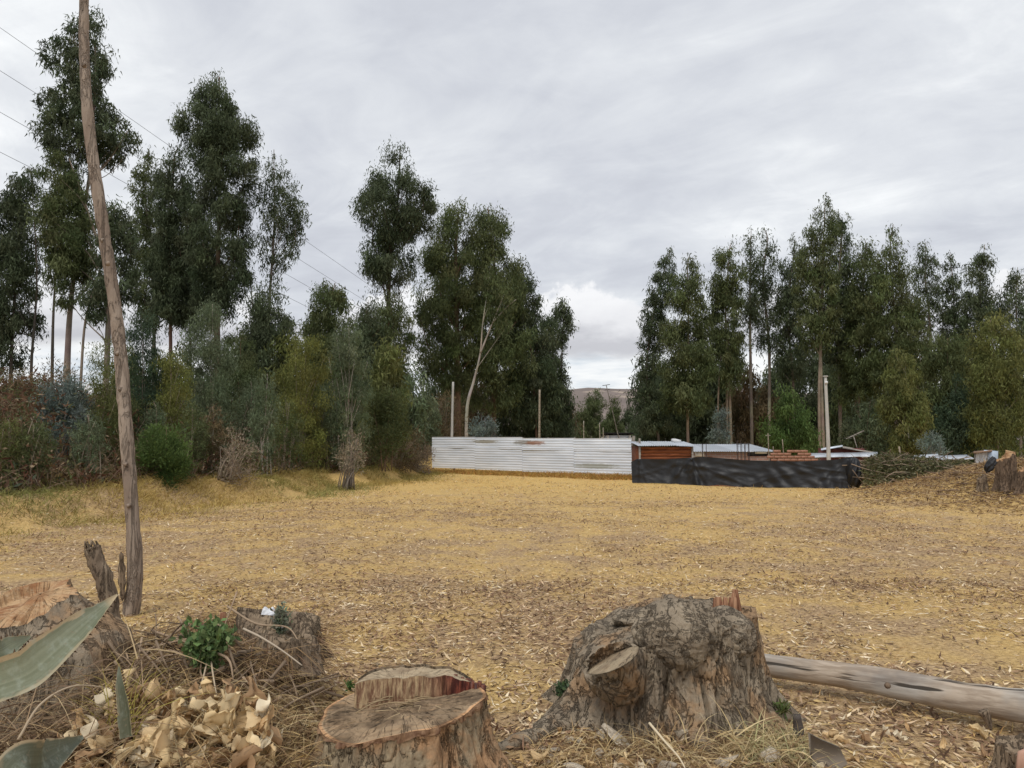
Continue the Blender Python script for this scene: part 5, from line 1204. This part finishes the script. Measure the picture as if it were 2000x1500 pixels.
def rotten_stump():
    D = 4.62; X0 = (470 - 1000) / F * D; bz = float(terrain(X0, D)) - .06; b = np.array([X0, D, bz])
    o = thing('tree_stump', 'crumbling rotten stump overgrown with straw and small green weeds', 'stump', b)
    nt, nh = 200, 56; th = np.linspace(0, 2 * np.pi, nt, endpoint=False); H, T = np.meshgrid(np.linspace(0, 1, nh), th, indexing='ij'); c_, s_ = np.cos(T), np.sin(T)
    zt = .42 - bz + .07 * c_ - .10 * np.maximum(0, -s_) + .07 * fbm(np.stack([c_ * 5, s_ * 5, 0 * T], -1), 3, 13) + .09 * fbm(np.stack([c_ * 14, s_ * 14, 0 * T], -1), 2, 17)
    Z = H * zt; r = .43 + .07 * np.cos(3 * T + 1.4) + .05 * np.cos(2 * T - .5) + .13 * np.exp(-Z / .15)
    r = r - np.abs(fbm(np.stack([c_ * 5, s_ * 5, Z * 1.8], -1), 3, 23)) * .22 + .03 * fbm(np.stack([c_ * 18, s_ * 18, Z * 7], -1), 3, 28)
    V = np.stack([r * c_, r * s_, Z], -1); e = V[-1]
    V = np.concatenate([V, np.array([e * [q, q, 1] + [0, 0, .05 * (1 - q)] + np.stack([0 * th, 0 * th, .03 * fbm(np.stack([np.cos(th) * 3 * q, np.sin(th) * 3 * q, 0 * th + q], -1), 3, 5)], -1) for q in (.9, .75, .55, .35, .15, .02)])])
    g = Geo(); loft(g, V); g.obj('wood', M_ROTTEN, o, True)
    for i in range(16):                        # upright slabs of broken wood round the rim
        a = R(-100 + i * 13 + rng.normal(0, 4)); rr = .41 + rng.normal(0, .03); hgt = rng.uniform(.65, 1.02) * (.42 - bz) + .02
        g = Geo(); nrow = 10; rows = []
        wv, tv = rng.uniform(.03, .065), rng.uniform(.015, .03)
        for v in np.linspace(0, 1, nrow):
            w2 = wv * (1 - .45 * v) * (1 + .2 * rng.normal()); lean = .05 * v * (1 if i % 2 else -.4)
            cc = np.array([math.cos(a) * (rr + lean), math.sin(a) * (rr + lean), v * hgt + .02])
            tt = np.array([-math.sin(a), math.cos(a), 0]); nn = np.array([math.cos(a), math.sin(a), 0])
            rows.append([cc + tt * w2 + nn * tv, cc + nn * tv * 1.5, cc - tt * w2 + nn * tv, cc - tt * w2 - nn * tv, cc + tt * w2 - nn * tv])
        rows.append([np.array(rows[-1]).mean(0)] * 5)
        loft(g, np.array(rows)); g.obj('wood_slab', M_ROTTEN, o)
    g = Geo(); c = P(434, 1222, 4.45) - b; box(g, c, (.055, .03, .15), (.1, .05, .3), None, .55); g.obj('orange_shard', M_SPLINTER, o)
    return o
rotten_stump()
def edge_stump():
    D = 3.75; X0 = (1995 - 1000) / F * D; bz = float(terrain(X0, D)) - .03; b = np.array([X0, D, bz])
    o = thing('tree_stump', 'dark low stump cut by the lower right corner of the picture', 'stump', b)
    nt, nh = 160, 50; th = np.linspace(0, 2 * np.pi, nt, endpoint=False); H, T = np.meshgrid(np.linspace(0, 1, nh), th, indexing='ij'); c_, s_ = np.cos(T), np.sin(T)
    Z = H * (.19 + .04 * fbm(np.stack([c_ * 5, s_ * 5, 0 * T], -1), 3, 3)); r = .17 + .08 * np.exp(-Z / .06) - .05 * np.abs(fbm(np.stack([c_ * 5, s_ * 5, Z * 3], -1), 3, 4)); V = np.stack([r * c_, r * s_, Z], -1)
    V = np.concatenate([V, [V[-1] * [q, q, 1] + [0, 0, .04 * (1 - q)] for q in (.8, .5, .2, .02)]]); g = Geo(); loft(g, V); g.obj('bark', M_ROTTEN, o, True)
    g = Geo(); box(g, (-.13, -.1, .14), (.10, .03, .17), (.2, -.2, .3), (.5, .3, .22), .6); g.obj('red_chip', M_PLAIN, o)
edge_stump()
def mound_stump(px, D, rad, hgt, lb, seed, mat=M_DARKST, cut=True):
    b = G(px, D, -.05); o = thing('tree_stump', lb, 'stump', b, 0, 'uprooted stumps on the right mound')
    nt, nh = 120, 50; th = np.linspace(0, 2 * np.pi, nt, endpoint=False); H, T = np.meshgrid(np.linspace(0, 1, nh), th, indexing='ij'); c_, s_ = np.cos(T), np.sin(T)
    zt = hgt * (1 + .15 * c_ + .12 * fbm(np.stack([c_ * 3, s_ * 3, 0 * T], -1), 3, seed)); Z = H * zt
    r = rad * (1 + .5 * np.exp(-Z / (.25 * hgt)) * (1 + .5 * np.cos(4 * T + seed)) - .35 * np.abs(fbm(np.stack([c_ * 3, s_ * 3, Z * 2], -1), 3, seed + 3)) + .1 * fbm(np.stack([c_ * 9, s_ * 9, Z * 6], -1), 2, seed))
    V = np.stack([r * c_, r * s_, Z], -1); g = Geo(); loft(g, V); g.obj('bark', mat, o, True)
    e = V[-1]; g = Geo(); loft(g, np.array([e * [q, q, 1] + [0, 0, .06 * hgt * (1 - q)] for q in (1, .8, .5, .2, .02)])); g.obj('broken_top', M_CUT_ORANGE if cut else mat, o, True)
mound_stump(1960, 17.5, .20, .80, 'tall dark brown stump with orange top on the right mound', 3)
mound_stump(2002, 17.0, .19, .56, 'stump with pale brown top at the right picture edge on the mound', 7)
mound_stump(1912, 17.8, .11, .34, 'low root stump left of the tall dark brown one on the mound', 12, M_ROTTEN, False)
def plastic_bag():
    b = G(1933, 16.4, .0); c = P(1929, 908, 17.3); g = Geo(); n1, n2 = 60, 40
    PH, TH = np.meshgrid(np.linspace(.02, np.pi - .02, n2), np.linspace(0, 2 * np.pi, n1, endpoint=False), indexing='ij'); d = np.stack([np.sin(PH) * np.cos(TH), np.sin(PH) * np.sin(TH), np.cos(PH)], -1)
    r = 1 + .3 * fbm(d * 2, 3, 4) + .12 * np.sin(TH * 6 + PH * 5) * np.sin(PH); q = d * r[..., None] * [.09, .09, .19]; q = q @ rotm(0, .45, 0).T
    loft(g, q + [0, 0, .2]); o = g.obj('plastic_bag', M_TARP, None, True); o.location = (c[0], 17.2, c[2] - .2)
    tag(o, 'crumpled black plastic draped beside the tall stump on the mound', 'plastic bag')
plastic_bag()

# ------------------------------------------------------------------ log
def log():
    q = [(1.35, 5.25), (1.66, 5.08), (2.2, 4.75), (2.62, 4.46), (2.95, 4.26), (3.35, 4.05), (3.8, 3.85)]
    r = [.062, .069, .079, .087, .093, .088, .088]; pts = [(x, y, float(terrain(x, y)) + rr + .062) for (x, y), rr in zip(q, r)]
    b = np.array([pts[0][0], pts[0][1], pts[0][2] - .08]); o = thing('fallen_log', 'smooth grey debarked log lying to the right of the large gnarled stump', 'log', b)
    path = resample(pts, 120); rad = np.interp(np.linspace(0, 1, 120), np.linspace(0, 1, 7), r)
    d = unit(np.array(pts[-1]) - pts[0]); ang = math.atan2(d[1], d[0]); o.rotation_euler = (0, 0, ang); Rm = rotm(0, 0, -ang)
    g = Geo(); tube(g, (path - b) @ Rm.T, rad * (1 + .03 * fbm(path * 3, 2, 2)), 40, None, .10, 3, wsc=5); g.obj('wood', M_LOG, o, True)
    c = (P(1930, 1408, 4.22) - b) @ Rm.T; g = Geo(); tube(g, resample([c + [-.02, 0, .05], c + [0, 0, 0], c + [.012, -.01, -.045]], 8), np.linspace(.03, .006, 8), 8); g.obj('twig_stub', M_ROTTEN, o, True)
    c = (P(1733, 1341, 4.48) - b) @ Rm.T; g = Geo(); tube(g, resample([c + [0, .03, 0], c + [0, -.012, .004]], 4), [.016, .018, .014, .006], 10); g.obj('knot', M_DARKST, o, True)
log()

# ------------------------------------------------------------------ agave
def agave():
    base = np.array([-1.72, 2.42, float(terrain(-1.72, 2.42))]); o = thing('agave_plant', 'grey green agave with one long torn leaf reaching in from the left edge', 'agave', base)
    def leaf(pts, wid, curl, seed, dry=.35, dark=1.0):
        path = resample([np.asarray(p) for p in pts], 60); t = unit(np.gradient(path, axis=0)); view = unit(path - [0, 0, CAM_H])
        s = unit(np.cross(t, view)); nn = np.cross(s, t); k = np.linspace(0, 1, 60); w = np.interp(k, np.linspace(0, 1, len(wid)), wid)
        u = np.linspace(-1, 1, 45); rows, cols = [], []
        for i in range(60):
            jag = 1 + .10 * vnoise(np.array([[k[i] * 22, 0, 0]]), seed)[0]; e = w[i] * np.where(u > 0, jag, 1)
            dep = curl * w[i] * (u ** 2) + .004
            rows.append(path[i] + s[i] * (u * e)[:, None] - nn[i] * dep[:, None])
            g_ = np.array([.13, .145, .085]) * dark; lgt = np.array([.26, .275, .185]) * dark; tan = np.array([.46, .36, .22])
            ed = sstep((np.abs(u) - .86 + .10 * vnoise(np.stack([u * 0 + k[i] * 30, u * 3, 0 * u], -1), seed)) / .1)[:, None] * np.where(u > 0, 1, .55)[:, None]; tip = sstep((k[i] - (1 - dry * .35)) / .12)
            stk = fbm(np.stack([u * 13, 0 * u + k[i] * 1.6, 0 * u + seed], -1), 3, seed)
            c = g_ + (lgt - g_) * np.clip(.5 + .45 * u + .55 * stk, 0, 1.2)[:, None]
            tornmask = (u > .72 + .35 * vnoise(np.array([[k[i] * 9, 3, 0]]), seed)[0])[:, None] * (.25 < k[i] < .7) * dry * 2
            c = c + (tan - c) * np.clip(ed + tip + tornmask, 0, 1); cols.append(c)
        V, C = np.array(rows), np.array(cols); g = Geo(); loft(g, V, wrap=False, C=C); V2 = V + nn[:, None] * np.array([.012 * (1 - abs(x) ** 2) + .001 for x in u])[None, :, None]; loft(g, V2[:, ::-1], wrap=False, C=C[:, ::-1]); lf = g.obj('leaf', M_AGAVE, o, True, base)
        sp = Geo()
        for i in range(4, 56, 3):
            for e_, dr in ((0, -1), (44, 1)):
                a = V[i, e_]; out = s[i] * dr; sp.add([a - t[i] * .004, a + t[i] * .004, a + out * .011 + t[i] * .004, a + nn[i] * .004], None, [[0, 1, 2], [0, 2, 3], [1, 3, 2]], (.10, .06, .035))
        q_ = sp.obj('spines', M_TWIG, lf); q_.data.transform(__import__('mathutils').Matrix.Translation(-base)); q_['kind'] = 'stuff'
    st = base + [.05, 0, .12]
    leaf([st, P(-70, 1400, 2.42), P(60, 1302, 2.5), P(145, 1230, 2.62), P(192, 1192, 2.72), P(228, 1162, 2.8)], [.055, .066, .064, .046, .022, .003], .25, 4, .5)
    leaf([st + [-.05, .08, .1], P(-60, 1330, 2.5), P(10, 1268, 2.6), P(58, 1243, 2.7)], [.05, .05, .035, .004], .2, 9, .1)
    leaf([st + [.05, -.05, -.03], P(20, 1530, 2.3), P(90, 1480, 2.5), P(160, 1440, 2.75)], [.06, .06, .055, .006], .2, 14, .1, .55)
    leaf([P(246, 1440, 3.0), P(240, 1380, 3.0), P(234, 1340, 3.0), P(232, 1302, 3.02)], [.022, .021, .015, .003], .2, 19, .1, .6)
agave()

# ------------------------------------------------------------------ dry leaves, stems, stones and weeds in the foreground
def curled_leaf_mesh(i):
    L, W = 1.0, rng.uniform(.40, .66); u = np.linspace(0, 1, 14); v = np.linspace(-1, 1, 9); U, V_ = np.meshgrid(u, v, indexing='ij')
    w = W * np.sin(np.pi * np.clip(U, .02, .98) ** .8) ** .7 * (1 + .30 * vnoise(np.stack([U * 6, np.sign(V_) * 3, 0 * U + i], -1), i + 3) * (np.abs(V_) > .4)); cu = rng.uniform(.2, 1.0); bend = rng.uniform(-.8, .8)
    X = U * L * (1 - .2 * abs(bend)); Y = w * V_ * .5 * np.cos(cu * np.abs(V_)) + .12 * np.sin(U * 3 + i); Z = w * .5 * np.abs(V_) ** 1.4 * cu + bend * (U - .5) ** 2 * 1.2 + .20 * vnoise(np.stack([U * 4, V_ * 1.8, 0 * U], -1), i) + .08 * vnoise(np.stack([U * 9, V_ * 4, 0 * U], -1), i + 7)
    tone = np.array([(.78, .62, .38), (.68, .50, .28), (.56, .37, .19), (.80, .69, .50), (.42, .27, .15), (.74, .56, .31)])[i % 6]
    g = Geo(); C = tone * (1 + .25 * vnoise(np.stack([U * 4, V_ * 2, 0 * U + i], -1), 3))[..., None] * (1 - .15 * (np.abs(V_) < .2))[..., None]
    loft(g, np.stack([X, Y, Z], -1), wrap=False, C=C); me = g.mesh('dry_leaf', True); me.materials.append(M_DRY); return me
LEAFM = [curled_leaf_mesh(i) for i in range(12)]
def leaf_heap():
    b = G(310, 3.45); o = thing('dry_leaf_heap', 'heap of large curled pale dead leaves in the lower left foreground', 'leaf heap', b)
    for i in range(290):
        px, py = rng.uniform(120, 515), rng.uniform(1352, 1510)
        edge = np.interp(px, [120, 200, 270, 330, 400, 470, 515], [1480, 1400, 1362, 1375, 1358, 1372, 1400])
        if py < edge: py = edge + rng.uniform(0, 120)
        D = np.interp(py, [1350, 1510], [3.72, 3.3]) + rng.normal(0, .03); p = P(px, py, D); gz = float(terrain(p[0], p[1])); p[2] = min(max(p[2], gz + .02), gz + .12)
        q = bpy.data.objects.new('dry_leaf', LEAFM[rng.integers(12)]); COL.objects.link(q); q.parent = o; q.location = p - b
        s = rng.uniform(.07, .19); q.scale = (s, s, s); q.rotation_euler = (rng.normal(.4, .9), rng.normal(.2, .9), rng.uniform(0, 6.28))
leaf_heap()
def ground_leaves():                           # larger pale leaves one can tell apart on the soil round the big stump
    b = G(1300, 3.75); o = thing('dry_leaf_scatter', 'loose scatter of pale curled leaves among the stones before the gnarled stump', 'leaf scatter', b)
    for i in range(70):
        px, py = (rng.uniform(1010, 1620), rng.uniform(1400, 1500)) if i < 46 else (rng.uniform(1600, 1990), rng.uniform(1400, 1500)); D = 1.55 * F / (py - 860)
        p = G(px, D, .012); q = bpy.data.objects.new('dry_leaf', LEAFM[rng.integers(12)]); COL.objects.link(q); q.parent = o; q.location = p - b; s = rng.uniform(.05, .11); q.scale = (s, s, s)
        q.rotation_euler = (rng.normal(0, .35), rng.normal(0, .3), rng.uniform(0, 6.28))
ground_leaves()
def straw_tangle():
    g = Geo()
    def strands(n, xr, yr, D0, D1, L, up, w=.0035, cols=((.56, .41, .20), (.44, .30, .15), (.25, .155, .085), (.62, .49, .28), (.17, .11, .065)), base_off=0):
        px = rng.uniform(*xr, n); Y = rng.uniform(D0, D1, n); X = (px - 1000) / F * Y
        z = terrain(X, Y) + rng.random(n) ** 1.5 * yr + base_off
        p = np.stack([X, Y, z], -1); d = rng.normal(size=(n, 3)) * [.8, .6, .35] + [0, -.1, up]; c = np.array(cols)[rng.integers(0, len(cols), n)] * rng.uniform(.65, 1.2, (n, 1))
        blades(g, p, d, rng.uniform(.5, 1.1, n) * L, w * rng.uniform(.6, 1.5, n), rng.uniform(.2, 1.1, n), c, 5)
    strands(1100, (300, 610), .08, 3.25, 4.3, .30, .45)
    strands(700, (0, 320), .10, 3.25, 4.3, .34, .35, .0045, ((.22, .15, .09), (.15, .10, .06), (.34, .24, .13), (.10, .065, .04)))
    strands(1300, (200, 620), .12, 4.0, 4.9, .30, .3)
    strands(420, (0, 300), .25, 3.2, 4.0, .40, .5, .005, ((.30, .21, .13), (.2, .13, .085), (.44, .33, .19)))
    strands(900, (480, 660), .06, 3.25, 4.2, .22, .7)
    strands(1200, (1040, 1560), .03, 3.6, 4.0, .20, .7)
    strands(160, (1180, 1540), .02, 3.75, 3.95, .34, 1.0, .006, ((.62, .49, .28), (.55, .42, .22)))
    strands(260, (1440, 1560), .02, 3.75, 4.1, .28, 1.0, .004, ((.42, .40, .2), (.55, .44, .24)))
    strands(300, (590, 980), .02, 3.15, 3.4, .22, .9)
    strands(500, (900, 2000), .02, 3.2, 3.7, .16, .5)
    # straw on top of the rotten stump
    n = 2600; a = rng.random(n) * 6.28; r = np.sqrt(rng.random(n)) * .50; X0, D = (470 - 1000) / F * 4.62, 4.62
    p = np.stack([X0 + r * np.cos(a), D + r * np.sin(a), .40 + rng.random(n) * .09 - .12 * np.maximum(0, -np.sin(a)) * r], -1)
    c = np.array([(.44, .31, .16), (.33, .22, .12), (.26, .16, .10)])[rng.integers(0, 3, n)] * rng.uniform(.7, 1.2, (n, 1))
    blades(g, p, rng.normal(size=(n, 3)) * [1, .8, .25] + [0, -.25, .15], rng.uniform(.12, .34, n), .0045, rng.uniform(.2, .9, n), c, 5)
    n = 800; a = R(180) + rng.random(n) * R(180); r = .47 + rng.random(n) * .06; zz = rng.uniform(.10, .48, n)
    p = np.stack([X0 + r * np.cos(a), D + r * np.sin(a), zz], -1); c = np.array([(.44, .31, .16), (.33, .22, .12), (.20, .13, .08)])[rng.integers(0, 3, n)] * rng.uniform(.6, 1.2, (n, 1))
    blades(g, p, rng.normal(size=(n, 3)) * [.8, .3, .5] + [0, -.15, -.45], rng.uniform(.12, .32, n), .005, rng.uniform(0, .6, n), c, 5)
    n = 60; X = rng.normal((790 - 1000) / F * 3.72, .15, n); Y = rng.normal(3.68, .10, n)
    blades(g, np.stack([X, Y, np.full(n, .372)], -1), rng.normal(size=(n, 3)) * [1, 1, .1], rng.uniform(.03, .12, n), .004, .05, np.array([(.36, .27, .16)]) * rng.uniform(.4, 1.3, (n, 1)), 3)
    # green and yellow living blades
    n = 60; px = rng.uniform(225, 285, n); Y = rng.uniform(3.35, 3.6, n); X = (px - 1000) / F * Y
    blades(g, np.stack([X, Y, terrain(X, Y) + .05], -1), rng.normal(size=(n, 3)) * [.4, .3, .1] + [0, 0, 1], rng.uniform(.15, .42, n), .006, rng.uniform(.1, .5, n), np.array([(.36, .30, .08)]) * rng.uniform(.6, 1.2, (n, 1)), 5)
    for i in range(150):                       # woody roots and sticks in the heap between the left stumps
        px = rng.uniform(230, 610); Y = rng.uniform(3.95, 4.45); X = (px - 1000) / F * Y; z = float(terrain(X, Y)) + rng.uniform(.0, .16)
        d = np.array([rng.normal(0, .7), rng.normal(-.25, .4), rng.normal(-.15, .35)]); d = d / np.linalg.norm(d) * rng.uniform(.08, .26); q = np.array([X, Y, z])
        tube(g, resample([q - d, q + rng.normal(0, .03, 3), q + d + [0, 0, -.03]], 8), np.linspace(1, .4, 8) * rng.uniform(.003, .010), 5, np.array((.26, .19, .13)) * rng.uniform(.4, 1.8))
    tag(g.obj('dead_stems', M_STRAW), 'tangle of dead straw and thin stems around the foreground stumps', 'dead stems', kind='stuff')
straw_tangle()
def dead_stem(label, pts, r, col=(.55, .45, .30)):
    q = [P(*p) for p in pts]; g = Geo(); path = resample(q, 26); tube(g, path, np.linspace(r, r * .5, 26), 7, np.array(col), .1)
    tag(g.obj('dry_stalk', M_TWIG, None, True, q[0]), label, 'stalk', 'single dead stems in the foreground')
dead_stem('pale arched dead stem in front of the gnarled stump', [(1268, 1412, 3.72), (1300, 1450, 3.62), (1325, 1478, 3.52), (1338, 1500, 3.45)], .006, (.62, .52, .36))
dead_stem('long thin stem bowing over the dark hollow at lower left', [(35, 1445, 3.2), (80, 1375, 3.3), (145, 1340, 3.45), (220, 1345, 3.6)], .006, (.42, .33, .23))
dead_stem('grey stem slanting down over the crumbling stump', [(475, 1228, 4.2), (510, 1245, 4.15), (550, 1270, 4.12), (590, 1300, 4.1)], .007, (.45, .37, .28))
dead_stem('thin stem leaning left before the green weed', [(405, 1290, 4.05), (395, 1330, 3.9), (380, 1370, 3.75)], .005, (.5, .4, .28))
dead_stem('thin upright stem right of the leaning one before the green weed', [(412, 1290, 4.05), (418, 1330, 3.9), (424, 1362, 3.75)], .005, (.5, .4, .28))
dead_stem('brown stem crossing the top of the crumbling stump', [(445, 1185, 4.5), (500, 1218, 4.4), (560, 1225, 4.4), (585, 1255, 4.35)], .007, (.34, .25, .17))
def weed(label, px, py, D, n, r, c, lf, broad=.62):
    ctr = P(px, py, D); b = np.array([ctr[0], ctr[1] + .05, ctr[2] - r * 1.1]); o = thing('green_weed', label, 'weed', b, 0, 'green weeds in the foreground'); g = Geo(); st = Geo()
    k = 16
    for i in range(k):
        e = rng.normal(size=3); e = e / np.linalg.norm(e) * r * np.array([1.1, .8, .8]) * rng.uniform(.4, 1); tube(st, resample([(0, 0, 0), e * .4 + [0, 0, r * .55], e + [0, 0, r * 1.1]], 6), np.linspace(.005, .002, 6), 5, np.array(c) * .9)
        m = n // k; t = rng.random(m) ** .6; p = np.array(resample([(0, 0, 0), e * .4 + [0, 0, r * .55], e + [0, 0, r * 1.1]], 20))[(t * 19).astype(int)] + rng.normal(0, r * .16, (m, 3))
        leaves(g, p, rng.normal(size=(m, 3)) + [0, -.2, .35], rng.uniform(.7, 1.3, m) * lf, rng.uniform(.8, 1.1, m) * lf * broad, np.array(c) * rng.uniform(.6, 1.4, (m, 1)) * (1 + .08 * rng.normal(size=(m, 3))), None, rng.normal(.1, .15, m))
    g.obj('leaves', M_LEAF, o); st.obj('stems', M_TWIG, o, True)
weed('bushy blue green weed on the left flank of the crumbling stump', 398, 1246, 4.02, 1500, .135, (.15, .215, .085), .036, .75)
weed('small grey green weed on top of the crumbling stump', 545, 1205, 4.40, 520, .085, (.21, .23, .16), .026)
weed('small upright green sprout right of the crumbling stump', 600, 1215, 4.75, 130, .05, (.09, .14, .04), .04, .3)
weed('tiny green sprout left behind the low sawn stump', 679, 1342, 4.05, 60, .025, (.08, .14, .04), .03, .3)
weed('dull green weed clinging to the left root of the gnarled stump', 1105, 1345, 4.3, 260, .07, (.08, .12, .06), .03)
weed('thin green grass sprout behind the right root of the gnarled stump', 1533, 1380, 4.25, 90, .05, (.14, .17, .06), .05, .2)
def rag():
    c = P(530, 1197, 4.62); g = Geo(); n = 18; U, V_ = np.meshgrid(np.linspace(-1, 1, n), np.linspace(-1, 1, n), indexing='ij')
    Z = .03 * vnoise(np.stack([U * 2.5, V_ * 2.5, 0 * U], -1), 4) + .012 * vnoise(np.stack([U * 7, V_ * 7, 0 * U], -1), 6) - .02 * (U ** 2 + V_ ** 2)
    loft(g, np.stack([U * .055, V_ * .035, Z * .7 + .012], -1), wrap=False); o = g.obj('plastic_scrap', M_CLOTH, None, True); o.location = c; o.rotation_euler = (.5, .2, .2); tag(o, 'crumpled white plastic scrap on the crumbling stump', 'plastic scrap')
rag()
def stone_mesh(i):
    PH, TH = np.meshgrid(np.linspace(.03, np.pi - .03, 20), np.linspace(0, 2 * np.pi, 30, endpoint=False), indexing='ij'); d = np.stack([np.sin(PH) * np.cos(TH), np.sin(PH) * np.sin(TH), np.cos(PH)], -1)
    for k in range(9):                         # chip flat facets off a sphere
        nv = unit(rng.normal(size=3)); lim = rng.uniform(.30, .62); e = np.maximum(0, d @ nv - lim); d = d - e[..., None] * nv
    d = d * (1 + .06 * fbm(d * 3, 3, i))[..., None]; g = Geo(); loft(g, d); me = g.mesh('stone', True); me.materials.append(M_STONE); return me
STM = [stone_mesh(i) for i in range(8)]
big = [(1205, 1442, .115, 'largest flat tan stone leaning at the foot of the gnarled stump'), (1305, 1428, .085, 'grey flat stone under the burl of the gnarled stump'), (1290, 1478, .075, 'angular pale stone in the middle of the stones before the gnarled stump'),
       (1405, 1472, .085, 'pale block of stone right of the arched dead stem'), (1170, 1428, .06, 'small stone left of the largest flat tan stone'), (1120, 1485, .07, 'pale pointed stone nearest the low sawn stump'), (1475, 1462, .09, 'tan slab of stone near the right root of the gnarled stump'),
       (1390, 1497, .06, 'half visible stone at the bottom picture edge below the pale block'), (1535, 1495, .07, 'pale stone at the bottom picture edge near the slate shard')]
for i, (px, py, s, lb) in enumerate(big):
    D = 1.55 * F / (py + 12 - 860); q = bpy.data.objects.new('stone', STM[i % 8]); COL.objects.link(q); q.location = G(px, D, s * .22); q.scale = (s, s * .7, s * .48); q.rotation_euler = (rng.normal(-.2, .25), rng.normal(0, .25), rng.uniform(-.6, .6)); tag(q, lb, 'stone', 'stones before the gnarled stump')
for i in range(34):
    px, py = rng.uniform(1010, 1600), rng.uniform(1425, 1500); D = 1.55 * F / (py - 860); s = rng.uniform(.015, .04); q = bpy.data.objects.new('pebble', STM[i % 8]); COL.objects.link(q); q.location = G(px, D, s * .3); q.scale = (s, s * .8, s * .6); q.rotation_euler = (0, 0, rng.uniform(0, 6)); tag(q, 'small tan pebble on the soil before the gnarled stump', 'pebble', 'pebbles before the gnarled stump')
def shard():
    b = G(1600, 3.75); g = Geo(); pts = np.array([(-.085, 0, -.03), (.02, .01, -.05), (.10, .02, -.01), (.075, .03, .06), (-.02, .02, .10), (-.075, .01, .13)])
    n = len(pts); bk = pts + [0, .022, .004]; g.add(np.concatenate([pts, bk]), [[i, (i + 1) % n, (i + 1) % n + n, i + n] for i in range(n)], [[0, i, i + 1] for i in range(1, n - 1)] + [[n, n + i + 1, n + i] for i in range(1, n - 1)], (.20, .165, .13))
    o = g.obj('slate_shard', M_PLAIN); o.location = b + [0, 0, .03]; o.rotation_euler = (-.15, 0, .1); tag(o, 'flat brown grey slab stuck upright in the soil right of the gnarled stump', 'slab')
    b = G(1541, 4.05); g = Geo(); tube(g, resample([(0, 0, -.05), (.005, 0, .06), (-.004, 0, .13)], 10), np.linspace(.03, .022, 10), 10, (.09, .075, .065), .3, 4, wsc=10); o = g.obj('dead_sprout', M_TWIG, None, True); o.location = b; tag(o, 'short dark dead sprout standing beside the right root of the gnarled stump', 'dead sprout')
shard()
